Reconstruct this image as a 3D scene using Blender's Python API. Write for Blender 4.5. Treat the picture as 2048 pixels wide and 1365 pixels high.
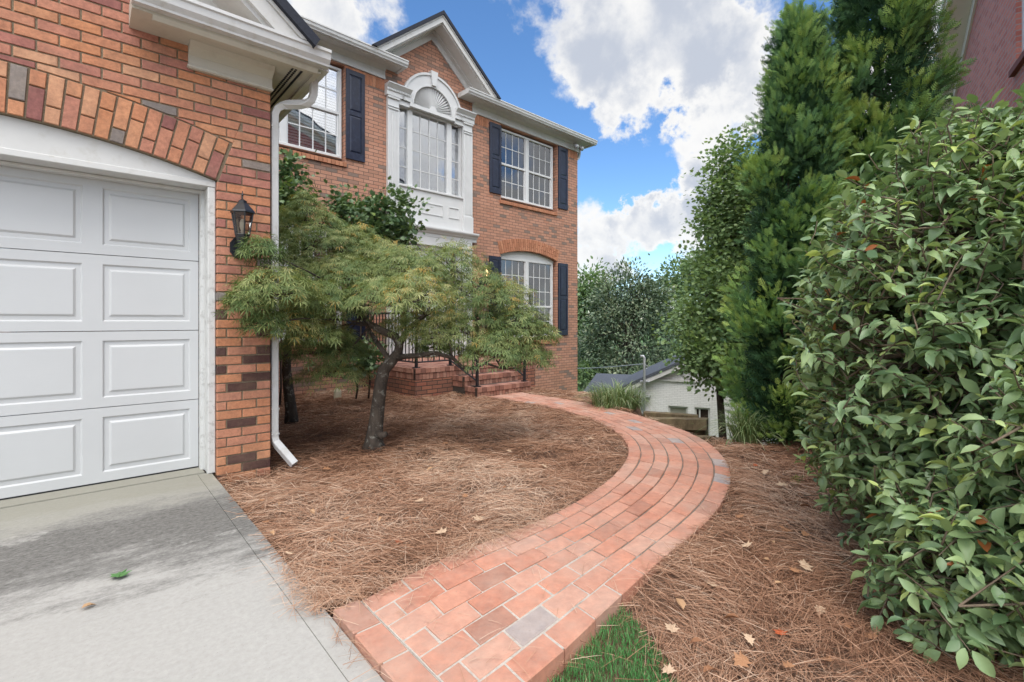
import bpy, bmesh, math, random
import numpy as np
from mathutils import Vector, Matrix
from mathutils.geometry import tessellate_polygon

for o in list(bpy.data.objects):
    bpy.data.objects.remove(o)
R = math.radians
C = bpy.context.scene.collection
scene = bpy.context.scene
random.seed(7)
rng = np.random.default_rng(11)

# ------------------------------------------------------------------ camera
cam_d = bpy.data.cameras.new('camera')
cam = bpy.data.objects.new('camera', cam_d)
C.objects.link(cam)
cam.location = (0, 0, 1.12)
cam.rotation_euler = (R(90), 0, R(-41.15))
cam_d.sensor_width = 36
cam_d.lens = 36 * 975 / 2048
cam_d.shift_y = -39.5 / 2048
cam_d.clip_start = 0.05
cam_d.clip_end = 3000
scene.camera = cam

# ------------------------------------------------------------------ exposure, sun, sky
scene.view_settings.view_transform = 'Standard'
scene.view_settings.look = 'None'
scene.view_settings.exposure = 0.54
scene.view_settings.gamma = 1
SUN_EL, SUN_AZ = 60.0, 220.0      # azimuth: compass direction the light comes from, clockwise from +Y
sun_d = bpy.data.lights.new('sun', 'SUN')
sun_d.energy = 1.15
sun_d.angle = R(28)
sun_d.color = (1.0, 0.93, 0.83)
sun = bpy.data.objects.new('sun', sun_d)
C.objects.link(sun)
az, el = R(SUN_AZ), R(SUN_EL)
sdir = Vector((math.sin(az) * math.cos(el), math.cos(az) * math.cos(el), math.sin(el)))
sun.rotation_euler = (-sdir).to_track_quat('-Z', 'Y').to_euler()

world = bpy.data.worlds.new('World')
scene.world = world
world.use_nodes = True
wt = world.node_tree
wt.nodes.clear()


def wn(t, **kw):
    n = wt.nodes.new(t)
    for k, v in kw.items():
        setattr(n, k, v)
    return n


def wmath(op, a, b=None, c=None, clamp=False):
    n = wn('ShaderNodeMath', operation=op, use_clamp=clamp)
    for i, v in enumerate((a, b, c)):
        if v is None:
            continue
        if isinstance(v, (int, float)):
            n.inputs[i].default_value = v
        else:
            wt.links.new(v, n.inputs[i])
    return n.outputs[0]


def view_dir(px, py):
    """direction (not position) of a point of the sky, for placing clouds on the dome"""
    th = R(41.15)
    u = px - 1024
    return Vector((math.sin(th) * 975 + math.cos(th) * u, math.cos(th) * 975 - math.sin(th) * u, 643 - py)).normalized()


sky = wn('ShaderNodeTexSky', sky_type='NISHITA')
sky.sun_disc = False
sky.sun_elevation = R(SUN_EL)
sky.sun_rotation = R(SUN_AZ)
sky.air_density = 0.9
sky.dust_density = 0.15
sky.ozone_density = 3.2
tc = wn('ShaderNodeTexCoord')
nz = wn('ShaderNodeTexNoise')
nz.inputs['Scale'].default_value = 5.6
nz.inputs['Detail'].default_value = 9
nz.inputs['Roughness'].default_value = 0.6
nz.inputs['Distortion'].default_value = 0.25
wt.links.new(tc.outputs['Generated'], nz.inputs['Vector'])
nz2 = wn('ShaderNodeTexNoise')
nz2.inputs['Scale'].default_value = 7.5
nz2.inputs['Detail'].default_value = 7
nz2.inputs['Roughness'].default_value = 0.5
wt.links.new(tc.outputs['Generated'], nz2.inputs['Vector'])
# cloud banks: direction, angular radius (degrees), weight
BANKS = [(view_dir(1090, 75), 6.0, 0.55), (view_dir(1310, 50), 8.0, 0.82), (view_dir(1410, 110), 8.5, 0.92), (view_dir(1210, 5), 6, 0.5),
         (view_dir(1450, 190), 5.0, 0.8), (view_dir(1390, 340), 4.6, 0.9), (view_dir(1440, 430), 5.5, 0.85), (view_dir(1330, 440), 3.8, 0.9),
         (view_dir(1195, 430), 3.6, 0.95), (view_dir(1190, 545), 3.4, 1.05), (view_dir(690, -20), 7, 0.50), (view_dir(580, 20), 5, 0.35),
         (view_dir(1880, 120), 10, 0.85), (view_dir(1390, 530), 2.2, 0.6), (view_dir(1270, 455), 3.0, 0.65), (view_dir(1300, 620), 3.0, 0.5),
         (Vector((-0.22, -0.25, 0.94)).normalized(), 46, 1.6), (Vector((0.5, -0.75, 0.4)).normalized(), 34, 0.8), (Vector((-0.75, -0.6, 0.35)).normalized(), 36, 0.9)]  # unseen banks overhead and behind, added for fill light and window reflections
HOLES = [(view_dir(960, 200), 8, 0.8), (view_dir(1240, 290), 6.5, 0.8), (view_dir(1420, 265), 3.2, 0.6), (view_dir(1300, 515), 2.4, 0.7), (view_dir(840, 60), 6, 0.5), (view_dir(1290, 375), 2.6, 0.4)]
wz = wn('ShaderNodeTexNoise')
wz.inputs['Scale'].default_value = 7.0
wz.inputs['Detail'].default_value = 6
wz.inputs['Roughness'].default_value = 0.6
wt.links.new(tc.outputs['Generated'], wz.inputs['Vector'])
wsub = wn('ShaderNodeVectorMath', operation='SUBTRACT')
wt.links.new(wz.outputs['Color'], wsub.inputs[0])
wsub.inputs[1].default_value = (0.5, 0.5, 0.5)
wsc = wn('ShaderNodeVectorMath', operation='SCALE')
wt.links.new(wsub.outputs[0], wsc.inputs[0])
wsc.inputs['Scale'].default_value = 0.34
wadd = wn('ShaderNodeVectorMath', operation='ADD')
wt.links.new(tc.outputs['Generated'], wadd.inputs[0])
wt.links.new(wsc.outputs[0], wadd.inputs[1])
wdir = wn('ShaderNodeVectorMath', operation='NORMALIZE')
wt.links.new(wadd.outputs[0], wdir.inputs[0])
acc = None
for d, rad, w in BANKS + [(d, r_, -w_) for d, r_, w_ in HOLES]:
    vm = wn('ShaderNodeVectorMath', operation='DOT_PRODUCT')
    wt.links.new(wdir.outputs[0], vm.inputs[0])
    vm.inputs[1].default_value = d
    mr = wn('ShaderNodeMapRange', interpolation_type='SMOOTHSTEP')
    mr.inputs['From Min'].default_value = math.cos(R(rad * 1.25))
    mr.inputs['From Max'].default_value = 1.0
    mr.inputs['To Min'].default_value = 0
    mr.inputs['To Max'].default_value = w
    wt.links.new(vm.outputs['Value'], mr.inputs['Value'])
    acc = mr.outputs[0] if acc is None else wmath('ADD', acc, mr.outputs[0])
n_c = wmath('MULTIPLY', wmath('SUBTRACT', nz.outputs['Fac'], 0.5), 3.6)
n_d = wmath('MULTIPLY', wmath('SUBTRACT', nz2.outputs['Fac'], 0.5), 1.1)
dens = wmath('ADD', wmath('ADD', acc, n_c), n_d)
cov = wn('ShaderNodeMapRange', interpolation_type='SMOOTHSTEP')
cov.inputs['From Min'].default_value = 0.12
cov.inputs['From Max'].default_value = 0.85
wt.links.new(dens, cov.inputs['Value'])
thick = wn('ShaderNodeMapRange', interpolation_type='SMOOTHSTEP')
thick.inputs['From Min'].default_value = 0.62
thick.inputs['From Max'].default_value = 2.05
wt.links.new(wmath('ADD', dens, wmath('MULTIPLY', wmath('SUBTRACT', nz2.outputs['Fac'], 0.5), 2.6)), thick.inputs['Value'])
ccol = wn('ShaderNodeMix', data_type='RGBA')
wt.links.new(thick.outputs[0], ccol.inputs['Factor'])
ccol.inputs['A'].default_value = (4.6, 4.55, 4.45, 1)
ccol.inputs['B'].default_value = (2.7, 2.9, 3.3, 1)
# added fill light: unseen cloud behind the camera, brightened around the sun direction
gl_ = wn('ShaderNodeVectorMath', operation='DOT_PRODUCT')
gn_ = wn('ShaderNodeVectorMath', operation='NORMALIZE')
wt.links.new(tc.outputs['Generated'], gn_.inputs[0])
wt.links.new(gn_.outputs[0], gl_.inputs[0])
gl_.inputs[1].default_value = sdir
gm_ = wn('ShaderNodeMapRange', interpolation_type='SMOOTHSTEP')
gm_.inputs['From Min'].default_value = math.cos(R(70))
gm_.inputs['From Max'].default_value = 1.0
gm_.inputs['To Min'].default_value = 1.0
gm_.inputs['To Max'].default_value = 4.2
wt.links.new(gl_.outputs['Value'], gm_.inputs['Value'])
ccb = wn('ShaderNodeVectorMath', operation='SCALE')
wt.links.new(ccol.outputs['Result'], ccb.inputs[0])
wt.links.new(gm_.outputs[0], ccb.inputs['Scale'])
skyg = wn('ShaderNodeHueSaturation')
skyg.inputs['Saturation'].default_value = 1.15
skyg.inputs['Value'].default_value = 1.06
wt.links.new(sky.outputs[0], skyg.inputs['Color'])
cmix = wn('ShaderNodeMix', data_type='RGBA')
wt.links.new(wmath('MULTIPLY', cov.outputs[0], 0.96), cmix.inputs['Factor'])
wt.links.new(skyg.outputs[0], cmix.inputs['A'])
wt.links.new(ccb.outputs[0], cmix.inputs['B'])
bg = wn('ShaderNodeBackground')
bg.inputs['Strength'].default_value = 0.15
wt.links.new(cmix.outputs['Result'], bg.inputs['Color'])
wo = wn('ShaderNodeOutputWorld')
wt.links.new(bg.outputs[0], wo.inputs['Surface'])

scene.cycles.max_bounces = 6
scene.cycles.diffuse_bounces = 3
scene.cycles.glossy_bounces = 3
scene.cycles.transmission_bounces = 4
scene.cycles.transparent_max_bounces = 8
scene.cycles.use_denoising = True
scene.cycles.denoiser = 'OPENIMAGEDENOISE'
scene.cycles.denoising_input_passes = 'RGB_ALBEDO_NORMAL'
scene.cycles.denoising_prefilter = 'ACCURATE'

# ------------------------------------------------------------------ materials


class NT:
    def __init__(self, name):
        self.m = bpy.data.materials.new(name)
        self.m.use_nodes = True
        self.t = self.m.node_tree
        self.b = self.t.nodes['Principled BSDF']
        self.out = self.t.nodes['Material Output']

    def n(self, t, **kw):
        nd = self.t.nodes.new(t)
        for k, v in kw.items():
            if k in nd.inputs:
                nd.inputs[k].default_value = v
            else:
                setattr(nd, k, v)
        return nd

    def l(self, a, b):
        self.t.links.new(a, b)

    def math(self, op, a, b=None, clamp=False):
        nd = self.n('ShaderNodeMath', operation=op, use_clamp=clamp)
        for i, v in enumerate((a, b)):
            if v is None:
                continue
            if isinstance(v, (int, float)):
                nd.inputs[i].default_value = v
            else:
                self.l(v, nd.inputs[i])
        return nd.outputs[0]

    def ramp(self, fac, stops, const=False):
        r = self.n('ShaderNodeValToRGB')
        cr = r.color_ramp
        cr.interpolation = 'CONSTANT' if const else 'LINEAR'
        while len(cr.elements) < len(stops):
            cr.elements.new(0.5)
        for e, (p, c) in zip(cr.elements, stops):
            e.position = p
            e.color = (*c, 1)
        self.l(fac, r.inputs[0])
        return r.outputs[0]

    def mix(self, fac, a, b, mode='MIX'):
        nd = self.n('ShaderNodeMix', data_type='RGBA', blend_type=mode)
        for k, v in (('Factor', fac), ('A', a), ('B', b)):
            if isinstance(v, (int, float)):
                nd.inputs[k].default_value = v
            elif isinstance(v, tuple):
                nd.inputs[k].default_value = (*v, 1) if len(v) == 3 else v
            else:
                self.l(v, nd.inputs[k])
        return nd.outputs['Result']

    def noise(self, scale, detail=4, rough=0.5, coord='Object', vec=None):
        nd = self.n('ShaderNodeTexNoise')
        nd.inputs['Scale'].default_value = scale
        nd.inputs['Detail'].default_value = detail
        nd.inputs['Roughness'].default_value = rough
        if vec is None:
            tcn = self.n('ShaderNodeTexCoord')
            vec = tcn.outputs[coord]
        self.l(vec, nd.inputs['Vector'])
        return nd.outputs['Fac']

    def bump(self, h, strength=0.4, dist=0.01):
        nd = self.n('ShaderNodeBump')
        nd.inputs['Strength'].default_value = strength
        nd.inputs['Distance'].default_value = dist
        self.l(h, nd.inputs['Height'])
        self.l(nd.outputs[0], self.b.inputs['Normal'])

    def col(self, c):
        if isinstance(c, tuple):
            self.b.inputs['Base Color'].default_value = (*c, 1)
        else:
            self.l(c, self.b.inputs['Base Color'])

    def set(self, **kw):
        for k, v in kw.items():
            self.b.inputs[k.replace('_', ' ')].default_value = v
        return self

    def attr(self, name):
        nd = self.n('ShaderNodeAttribute', attribute_name=name)
        return nd.outputs['Fac']


def paint(name, c, rough=0.45, var=0.08, scale=3.0, dirt=None, bump=0.0, metal=0.0, grain=None):
    m = NT(name)
    f = m.noise(scale, 5, 0.6)
    lo = tuple(x * (1 - var) for x in c)
    hi = tuple(min(1, x * (1 + var * 0.5)) for x in c)
    col = m.ramp(f, [(0.3, lo), (0.7, hi)])
    if dirt:
        g = m.noise(scale * 3.1, 8, 0.7)
        col = m.mix(m.ramp(g, [(0.52, (0, 0, 0)), (0.75, (1, 1, 1))]), col, dirt)
    m.col(col)
    m.set(Roughness=rough, Metallic=metal)
    if bump:
        if grain:
            tcn = m.n('ShaderNodeTexCoord')
            mp = m.n('ShaderNodeMapping')
            mp.inputs['Scale'].default_value = grain
            m.l(tcn.outputs['Object'], mp.inputs['Vector'])
            h = m.noise(20, 5, 0.6, vec=mp.outputs[0])
        else:
            h = m.noise(60, 5, 0.6)
        m.bump(h, bump, 0.004)
    return m.m


WHITE = paint('white_paint', (0.66, 0.665, 0.66), 0.42, 0.05, 4)
WHITE_TRIM = paint('white_trim', (0.60, 0.595, 0.575), 0.5, 0.07, 3, dirt=(0.50, 0.485, 0.44))
WHITE_WORN = paint('worn_white_wood', (0.60, 0.60, 0.58), 0.6, 0.06, 6, dirt=(0.30, 0.29, 0.27), bump=0.35, grain=(8, 8, 0.6))
DOOR_WHITE = paint('garage_door_white', (0.535, 0.54, 0.54), 0.38, 0.035, 2, bump=0.10, grain=(0.5, 8, 8))
NAVY = paint('navy_shutter_paint', (0.009, 0.014, 0.036), 0.36, 0.3, 5, dirt=(0.032, 0.045, 0.085))
BLACK = paint('black_metal', (0.012, 0.013, 0.016), 0.38, 0.25, 12)
IRON = paint('painted_iron', (0.016, 0.016, 0.02), 0.5, 0.2, 20)
GUTTER = paint('gutter_white', (0.60, 0.60, 0.59), 0.4, 0.05, 2.5, dirt=(0.47, 0.45, 0.40))
SHINGLE = paint('dark_roof_shingle', (0.022, 0.026, 0.04), 0.85, 0.4, 40, bump=0.5)
INTERIOR = paint('dark_room', (0.018, 0.02, 0.023), 0.9, 0.3, 2)
BLIND = paint('white_blind_slat', (0.62, 0.62, 0.60), 0.5, 0.05, 3)
CREAM = paint('cream_fascia', (0.55, 0.52, 0.44), 0.55, 0.06, 2.0, dirt=(0.44, 0.41, 0.34))
PVC = paint('cream_plastic', (0.66, 0.62, 0.48), 0.4, 0.05, 8)
GREYROOF = paint('grey_roof_shingle', (0.085, 0.095, 0.115), 0.9, 0.35, 25, bump=0.4)
STEEL = paint('galvanised_pipe', (0.45, 0.46, 0.47), 0.45, 0.1, 9, metal=0.3)
DARKGLASS_FRAME = paint('door_dark_panel', (0.02, 0.022, 0.026), 0.25, 0.2, 4)


def glass_mat(name, refl=0.16, tint=(1, 1, 1)):
    m = NT(name)
    tr = m.n('ShaderNodeBsdfTransparent')
    tr.inputs['Color'].default_value = (*tint, 1)
    gl = m.n('ShaderNodeBsdfGlossy')
    gl.inputs['Roughness'].default_value = 0.015
    gl.inputs['Color'].default_value = (0.95, 0.97, 1, 1)
    lw = m.n('ShaderNodeFresnel')
    lw.inputs['IOR'].default_value = 1.5
    f = m.math('ADD', m.math('MULTIPLY', lw.outputs[0], 1.7), refl, clamp=True)
    wv = m.noise(1.3, 2, 0.5)
    bp = m.n('ShaderNodeBump')
    bp.inputs['Strength'].default_value = 0.05
    bp.inputs['Distance'].default_value = 0.05
    m.l(wv, bp.inputs['Height'])
    m.l(bp.outputs[0], gl.inputs['Normal'])
    mx = m.n('ShaderNodeMixShader')
    m.l(f, mx.inputs[0])
    m.l(tr.outputs[0], mx.inputs[1])
    m.l(gl.outputs[0], mx.inputs[2])
    m.l(mx.outputs[0], m.out.inputs['Surface'])
    return m.m


GLASS = glass_mat('window_glass', 0.10)
GLASS_BRIGHT = glass_mat('window_glass_reflective', 0.34)
GLASS_BAY = glass_mat('bay_window_glass', 0.22)
LAMPGLASS = glass_mat('lantern_glass', 0.08, (0.78, 0.78, 0.75))


def brick_shader(name, stops, mortar, bw=0.203, rh=0.0677, ms=0.006, bump=0.6, stain=None, sx=1.0):
    m = NT(name)
    tcn = m.n('ShaderNodeTexCoord')
    sp = m.n('ShaderNodeSeparateXYZ')
    m.l(tcn.outputs['Object'], sp.inputs[0])
    cb = m.n('ShaderNodeCombineXYZ')
    m.l(m.math('ADD', sp.outputs[0], sp.outputs[1]), cb.inputs[0])
    m.l(sp.outputs[2], cb.inputs[1])
    # slightly uneven courses
    dn = m.n('ShaderNodeTexNoise', Scale=7.0, Detail=2.0)
    m.l(tcn.outputs['Object'], dn.inputs['Vector'])
    vs = m.n('ShaderNodeVectorMath', operation='SCALE')
    vo = m.n('ShaderNodeVectorMath', operation='SUBTRACT')
    m.l(dn.outputs['Color'], vo.inputs[0])
    vo.inputs[1].default_value = (0.5, 0.5, 0.5)
    m.l(vo.outputs[0], vs.inputs[0])
    vs.inputs['Scale'].default_value = 0.006
    va = m.n('ShaderNodeVectorMath', operation='ADD')
    m.l(cb.outputs[0], va.inputs[0])
    m.l(vs.outputs[0], va.inputs[1])
    br = m.n('ShaderNodeTexBrick', offset=0.5, squash=1.0)
    m.l(va.outputs[0], br.inputs['Vector'])
    br.inputs['Color1'].default_value = (0, 0, 0, 1)
    br.inputs['Color2'].default_value = (1, 1, 1, 1)
    br.inputs['Mortar'].default_value = (0.5, 0.5, 0.5, 1)
    br.inputs['Scale'].default_value = 1.0
    br.inputs['Mortar Size'].default_value = ms
    br.inputs['Mortar Smooth'].default_value = 0.25
    br.inputs['Bias'].default_value = 0.0
    br.inputs['Brick Width'].default_value = bw
    br.inputs['Row Height'].default_value = rh
    col = m.ramp(br.outputs['Color'], stops)
    g = m.noise(55, 5, 0.7)
    col = m.mix(0.55, col, m.ramp(g, [(0.3, (0.36, 0.34, 0.33)), (0.72, (0.66, 0.65, 0.64))]), 'OVERLAY')
    if stain:
        f = m.noise(1.1, 6, 0.6)
        col = m.mix(m.ramp(f, [(0.5, (0, 0, 0)), (0.78, (0.55, 0.55, 0.55))]), col, stain)
    mcol = m.ramp(m.noise(30, 3), [(0.3, tuple(x * 0.75 for x in mortar)), (0.7, mortar)])
    m.col(m.mix(br.outputs['Fac'], col, mcol))
    m.set(Roughness=0.88)
    h = m.math('SUBTRACT', m.math('MULTIPLY', g, 0.25), br.outputs['Fac'])
    m.bump(h, bump, 0.008)
    return m.m


HOUSE_STOPS = [(0.0, (0.21, 0.155, 0.125)), (0.07, (0.25, 0.175, 0.14)), (0.13, (0.38, 0.20, 0.135)),
               (0.45, (0.46, 0.235, 0.155)), (0.75, (0.50, 0.265, 0.18)), (1.0, (0.44, 0.21, 0.135))]
HOUSE_BRICK = brick_shader('house_brick', HOUSE_STOPS, (0.17, 0.12, 0.092), ms=0.0058)  # dark mortar colour has the shade of the recessed joints painted in
NEIGH_BRICK = brick_shader('neighbour_brick', [(0, (0.44, 0.135, 0.10)), (0.5, (0.53, 0.18, 0.135)), (1, (0.58, 0.215, 0.16))],
                           (0.46, 0.33, 0.30), ms=0.0085)
WHITE_BRICK = brick_shader('white_painted_brick', [(0, (0.72, 0.72, 0.71)), (0.5, (0.76, 0.76, 0.75)), (1, (0.79, 0.79, 0.78))],
                           (0.66, 0.66, 0.65), bw=0.15, rh=0.05, ms=0.005, bump=0.3)
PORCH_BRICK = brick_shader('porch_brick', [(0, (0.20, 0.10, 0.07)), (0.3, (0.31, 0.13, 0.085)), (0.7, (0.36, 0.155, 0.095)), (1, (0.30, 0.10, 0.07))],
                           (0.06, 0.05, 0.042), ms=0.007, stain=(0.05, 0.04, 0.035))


def tint_mat(name, stops, rough=0.85, spec=0.4, nscale=60, nstr=0.5, bump=0.35, bdist=0.003, trans=0.0, gloss_noise=False):
    """surface whose colour comes from a per-piece attribute plus fine noise"""
    m = NT(name)
    col = m.ramp(m.attr('tint'), stops)
    if nstr:
        g = m.noise(nscale, 6, 0.7)
        col = m.mix(nstr, col, m.ramp(g, [(0.28, (0.33, 0.33, 0.33)), (0.75, (0.66, 0.65, 0.64))]), 'OVERLAY')
        if bump:
            m.bump(g, bump, bdist)
    m.col(col)
    m.set(Roughness=rough)
    m.b.inputs['Specular IOR Level'].default_value = spec
    if trans:
        tr = m.n('ShaderNodeBsdfTranslucent')
        m.l(m.mix(1.0, col, (1.0, 1.0, 0.55), 'MULTIPLY'), tr.inputs['Color'])
        mx = m.n('ShaderNodeMixShader')
        mx.inputs[0].default_value = trans
        m.l(m.b.outputs[0], mx.inputs[1])
        m.l(tr.outputs[0], mx.inputs[2])
        m.l(mx.outputs[0], m.out.inputs['Surface'])
    return m.m


# tint: 0 dark maroon, .15 grey, .3 purple red, .5 salmon, .75 orange, 1 tan
GAR_BRICK = tint_mat('garage_brick', [(0.0, (0.075, 0.036, 0.032)), (0.14, (0.10, 0.055, 0.048)), (0.15, (0.19, 0.165, 0.155)), (0.24, (0.25, 0.215, 0.195)), (0.25, (0.25, 0.105, 0.095)), (0.40, (0.40, 0.165, 0.13)), (0.6, (0.47, 0.215, 0.14)), (0.8, (0.50, 0.215, 0.11)), (1.0, (0.53, 0.29, 0.18))],
                     0.9, 0.3, 42, 0.75, 0.6, 0.004)
WALK_BRICK0 = tint_mat('walk_brick', [(0.0, (0.30, 0.265, 0.26)), (0.1, (0.36, 0.31, 0.295)), (0.12, (0.34, 0.165, 0.115)), (0.45, (0.46, 0.20, 0.132)), (0.75, (0.51, 0.235, 0.158)), (1.0, (0.51, 0.28, 0.205))], 0.85, 0.35, 30, 0.45, 0.3, 0.003)


def worn_brick(name, src, dirt, amount, scale=2.2, blotch=0.5, lo_=0.48):
    """give a tint material larger blotches and dirt"""
    m = NT.__new__(NT)
    m.m = src
    m.t = src.node_tree
    m.b = m.t.nodes['Principled BSDF']
    m.out = m.t.nodes['Material Output']
    old = m.b.inputs['Base Color'].links[0].from_socket
    f = m.noise(11, 4, 0.6)
    col = m.mix(blotch, old, m.ramp(f, [(0.3, (0.36, 0.36, 0.37)), (0.7, (0.64, 0.64, 0.62))]), 'OVERLAY')
    g = m.noise(scale, 9, 0.75)
    col = m.mix(m.ramp(g, [(lo_, (0, 0, 0)), (lo_ + 0.26, (amount,) * 3)]), col, dirt)
    k = m.noise(95, 4, 0.7)
    col = m.mix(m.ramp(k, [(0.62, (0, 0, 0)), (0.70, (0.55, 0.55, 0.55))]), col, tuple(x * 0.6 for x in dirt))
    m.l(col, m.b.inputs['Base Color'])
    src.name = name
    return src


WALK_BRICK = worn_brick('walk_brick', WALK_BRICK0, (0.46, 0.345, 0.275), 0.5, lo_=0.40)
GAR_BRICK = worn_brick('garage_brick', GAR_BRICK, (0.34, 0.24, 0.16), 0.28, 3.0, 0.7)
VOUSSOIR = tint_mat('house_arch_brick', [(0, (0.36, 0.16, 0.09)), (0.5, (0.46, 0.2, 0.115)), (1, (0.5, 0.24, 0.14))], 0.9, 0.3, 50, 0.5, 0.4)
PORCH_PIECE = tint_mat('porch_cap_brick', [(0, (0.22, 0.105, 0.08)), (0.5, (0.38, 0.18, 0.13)), (1, (0.46, 0.255, 0.19))], 0.88, 0.35, 30, 0.6, 0.4)


def mortar_mat(name, c):
    m = NT(name)
    g = m.noise(70, 6, 0.75)
    m.col(m.ramp(g, [(0.3, tuple(x * 0.55 for x in c)), (0.7, c)]))
    m.set(Roughness=0.95)
    m.bump(g, 0.8, 0.004)
    return m.m


MORTAR = mortar_mat('tan_mortar', (0.30, 0.235, 0.155))
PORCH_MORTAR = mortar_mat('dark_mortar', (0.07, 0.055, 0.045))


def walk_mortar():
    m = NT('walk_mortar')
    g = m.noise(60, 6, 0.75)
    pale = m.ramp(g, [(0.3, (0.36, 0.32, 0.27)), (0.7, (0.55, 0.50, 0.44))])
    tcn = m.n('ShaderNodeTexCoord')
    sp = m.n('ShaderNodeSeparateXYZ')
    m.l(tcn.outputs['Object'], sp.inputs[0])
    far = m.math('ADD', m.math('MULTIPLY', m.math('SUBTRACT', sp.outputs[0], 1.4), 1.1), m.math('MULTIPLY', m.math('SUBTRACT', m.noise(5, 4, 0.7), 0.5), 3.0))
    m.col(m.mix(m.ramp(far, [(0.1, (0, 0, 0)), (0.7, (1, 1, 1))]), pale, (0.17, 0.14, 0.11)))
    m.set(Roughness=0.95)
    m.bump(g, 0.7, 0.004)
    return m.m


WALK_MORTAR = walk_mortar()


def bark_mat(name, a, b, lichen=None, sc=18):
    m = NT(name)
    tcn = m.n('ShaderNodeTexCoord')
    mp = m.n('ShaderNodeMapping')
    mp.inputs['Scale'].default_value = (1, 1, 0.35)
    m.l(tcn.outputs['Object'], mp.inputs['Vector'])
    g = m.noise(sc, 8, 0.7, vec=mp.outputs[0])
    col = m.ramp(g, [(0.3, a), (0.7, b)])
    if lichen:
        f = m.noise(14, 6, 0.75)
        col = m.mix(m.ramp(f, [(0.55, (0, 0, 0)), (0.64, (0.9, 0.9, 0.9))]), col, lichen)
    m.col(col)
    m.set(Roughness=0.9)
    m.bump(g, 0.9, 0.012)
    return m.m


BARK = bark_mat('maple_bark', (0.026, 0.019, 0.014), (0.095, 0.072, 0.055), (0.24, 0.23, 0.195))
BARK_DARK = bark_mat('dark_bark', (0.035, 0.027, 0.022), (0.10, 0.075, 0.058))
BARK_CAM = bark_mat('camellia_bark', (0.11, 0.085, 0.055), (0.25, 0.195, 0.135), (0.20, 0.19, 0.10))
TWIG = bark_mat('twig_bark', (0.10, 0.075, 0.05), (0.22, 0.165, 0.11))
TIMBER = bark_mat('weathered_timber', (0.06, 0.04, 0.02), (0.25, 0.185, 0.10), (0.15, 0.145, 0.06), sc=9)

LACE = tint_mat('laceleaf_foliage', [(0, (0.075, 0.135, 0.048)), (0.35, (0.155, 0.225, 0.078)), (0.7, (0.29, 0.335, 0.12)), (0.92, (0.45, 0.45, 0.20)), (1.0, (0.54, 0.36, 0.10))],
                0.6, 0.4, 10, 0, 0, trans=0.3)
CONIFER = tint_mat('conifer_foliage', [(0, (0.036, 0.09, 0.042)), (0.4, (0.135, 0.275, 0.095)), (0.75, (0.30, 0.46, 0.115)), (1, (0.43, 0.55, 0.14))],
                   0.6, 0.35, 10, 0, 0, trans=0.2)
CAMELLIA = tint_mat('camellia_leaf', [(0, (0.10, 0.18, 0.075)), (0.45, (0.25, 0.365, 0.165)), (0.8, (0.37, 0.485, 0.21)), (0.93, (0.48, 0.56, 0.14)), (0.96, (0.46, 0.17, 0.045)), (1, (0.36, 0.11, 0.035))],
                    0.40, 0.6, 40, 0.18, 0.1, 0.002, trans=0.24)
OAKLEAF = tint_mat('dark_shrub_leaf', [(0, (0.05, 0.105, 0.045)), (0.5, (0.115, 0.19, 0.08)), (0.85, (0.20, 0.29, 0.11)), (1, (0.28, 0.38, 0.10))], 0.4, 0.5, 10, 0, 0, trans=0.2)
MAPLE = tint_mat('green_maple_leaf', [(0, (0.12, 0.20, 0.085)), (0.5, (0.23, 0.345, 0.145)), (1, (0.37, 0.48, 0.20))], 0.5, 0.4, 10, 0, 0, trans=0.35)
MAGNOLIA = tint_mat('magnolia_leaf', [(0, (0.05, 0.09, 0.055)), (0.5, (0.125, 0.175, 0.095)), (0.85, (0.23, 0.265, 0.15)), (1, (0.33, 0.34, 0.21))], 0.42, 0.5, 10, 0, 0, trans=0.08)
PALE_TREE = tint_mat('pale_tree_leaf', [(0, (0.10, 0.17, 0.08)), (0.5, (0.17, 0.26, 0.12)), (1, (0.28, 0.37, 0.18))], 0.6, 0.3, 10, 0, 0, trans=0.3)
NEEDLE = tint_mat('pine_straw', [(0, (0.14, 0.062, 0.034)), (0.3, (0.30, 0.15, 0.085)), (0.65, (0.46, 0.27, 0.17)), (1, (0.62, 0.46, 0.34))], 0.75, 0.3, 10, 0, 0)
BLADE = tint_mat('lawn_grass', [(0, (0.05, 0.17, 0.05)), (0.5, (0.09, 0.27, 0.08)), (0.9, (0.15, 0.35, 0.11)), (1, (0.40, 0.37, 0.20))], 0.6, 0.3, 10, 0, 0, trans=0.3)
LIRIOPE = tint_mat('variegated_blade', [(0, (0.07, 0.135, 0.04)), (0.4, (0.14, 0.225, 0.075)), (0.75, (0.30, 0.36, 0.17)), (1, (0.46, 0.48, 0.31))], 0.5, 0.4, 10, 0, 0, trans=0.25)
DEADLEAF = tint_mat('dead_leaf', [(0, (0.20, 0.085, 0.04)), (0.35, (0.34, 0.17, 0.085)), (0.7, (0.46, 0.29, 0.16)), (0.9, (0.55, 0.42, 0.31)), (1, (0.40, 0.09, 0.03))], 0.7, 0.3, 60, 0.3, 0.3)
GREENLEAF = tint_mat('fresh_fallen_leaf', [(0, (0.06, 0.16, 0.05)), (1, (0.10, 0.22, 0.06))], 0.5, 0.4, 60, 0.2, 0)


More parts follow.
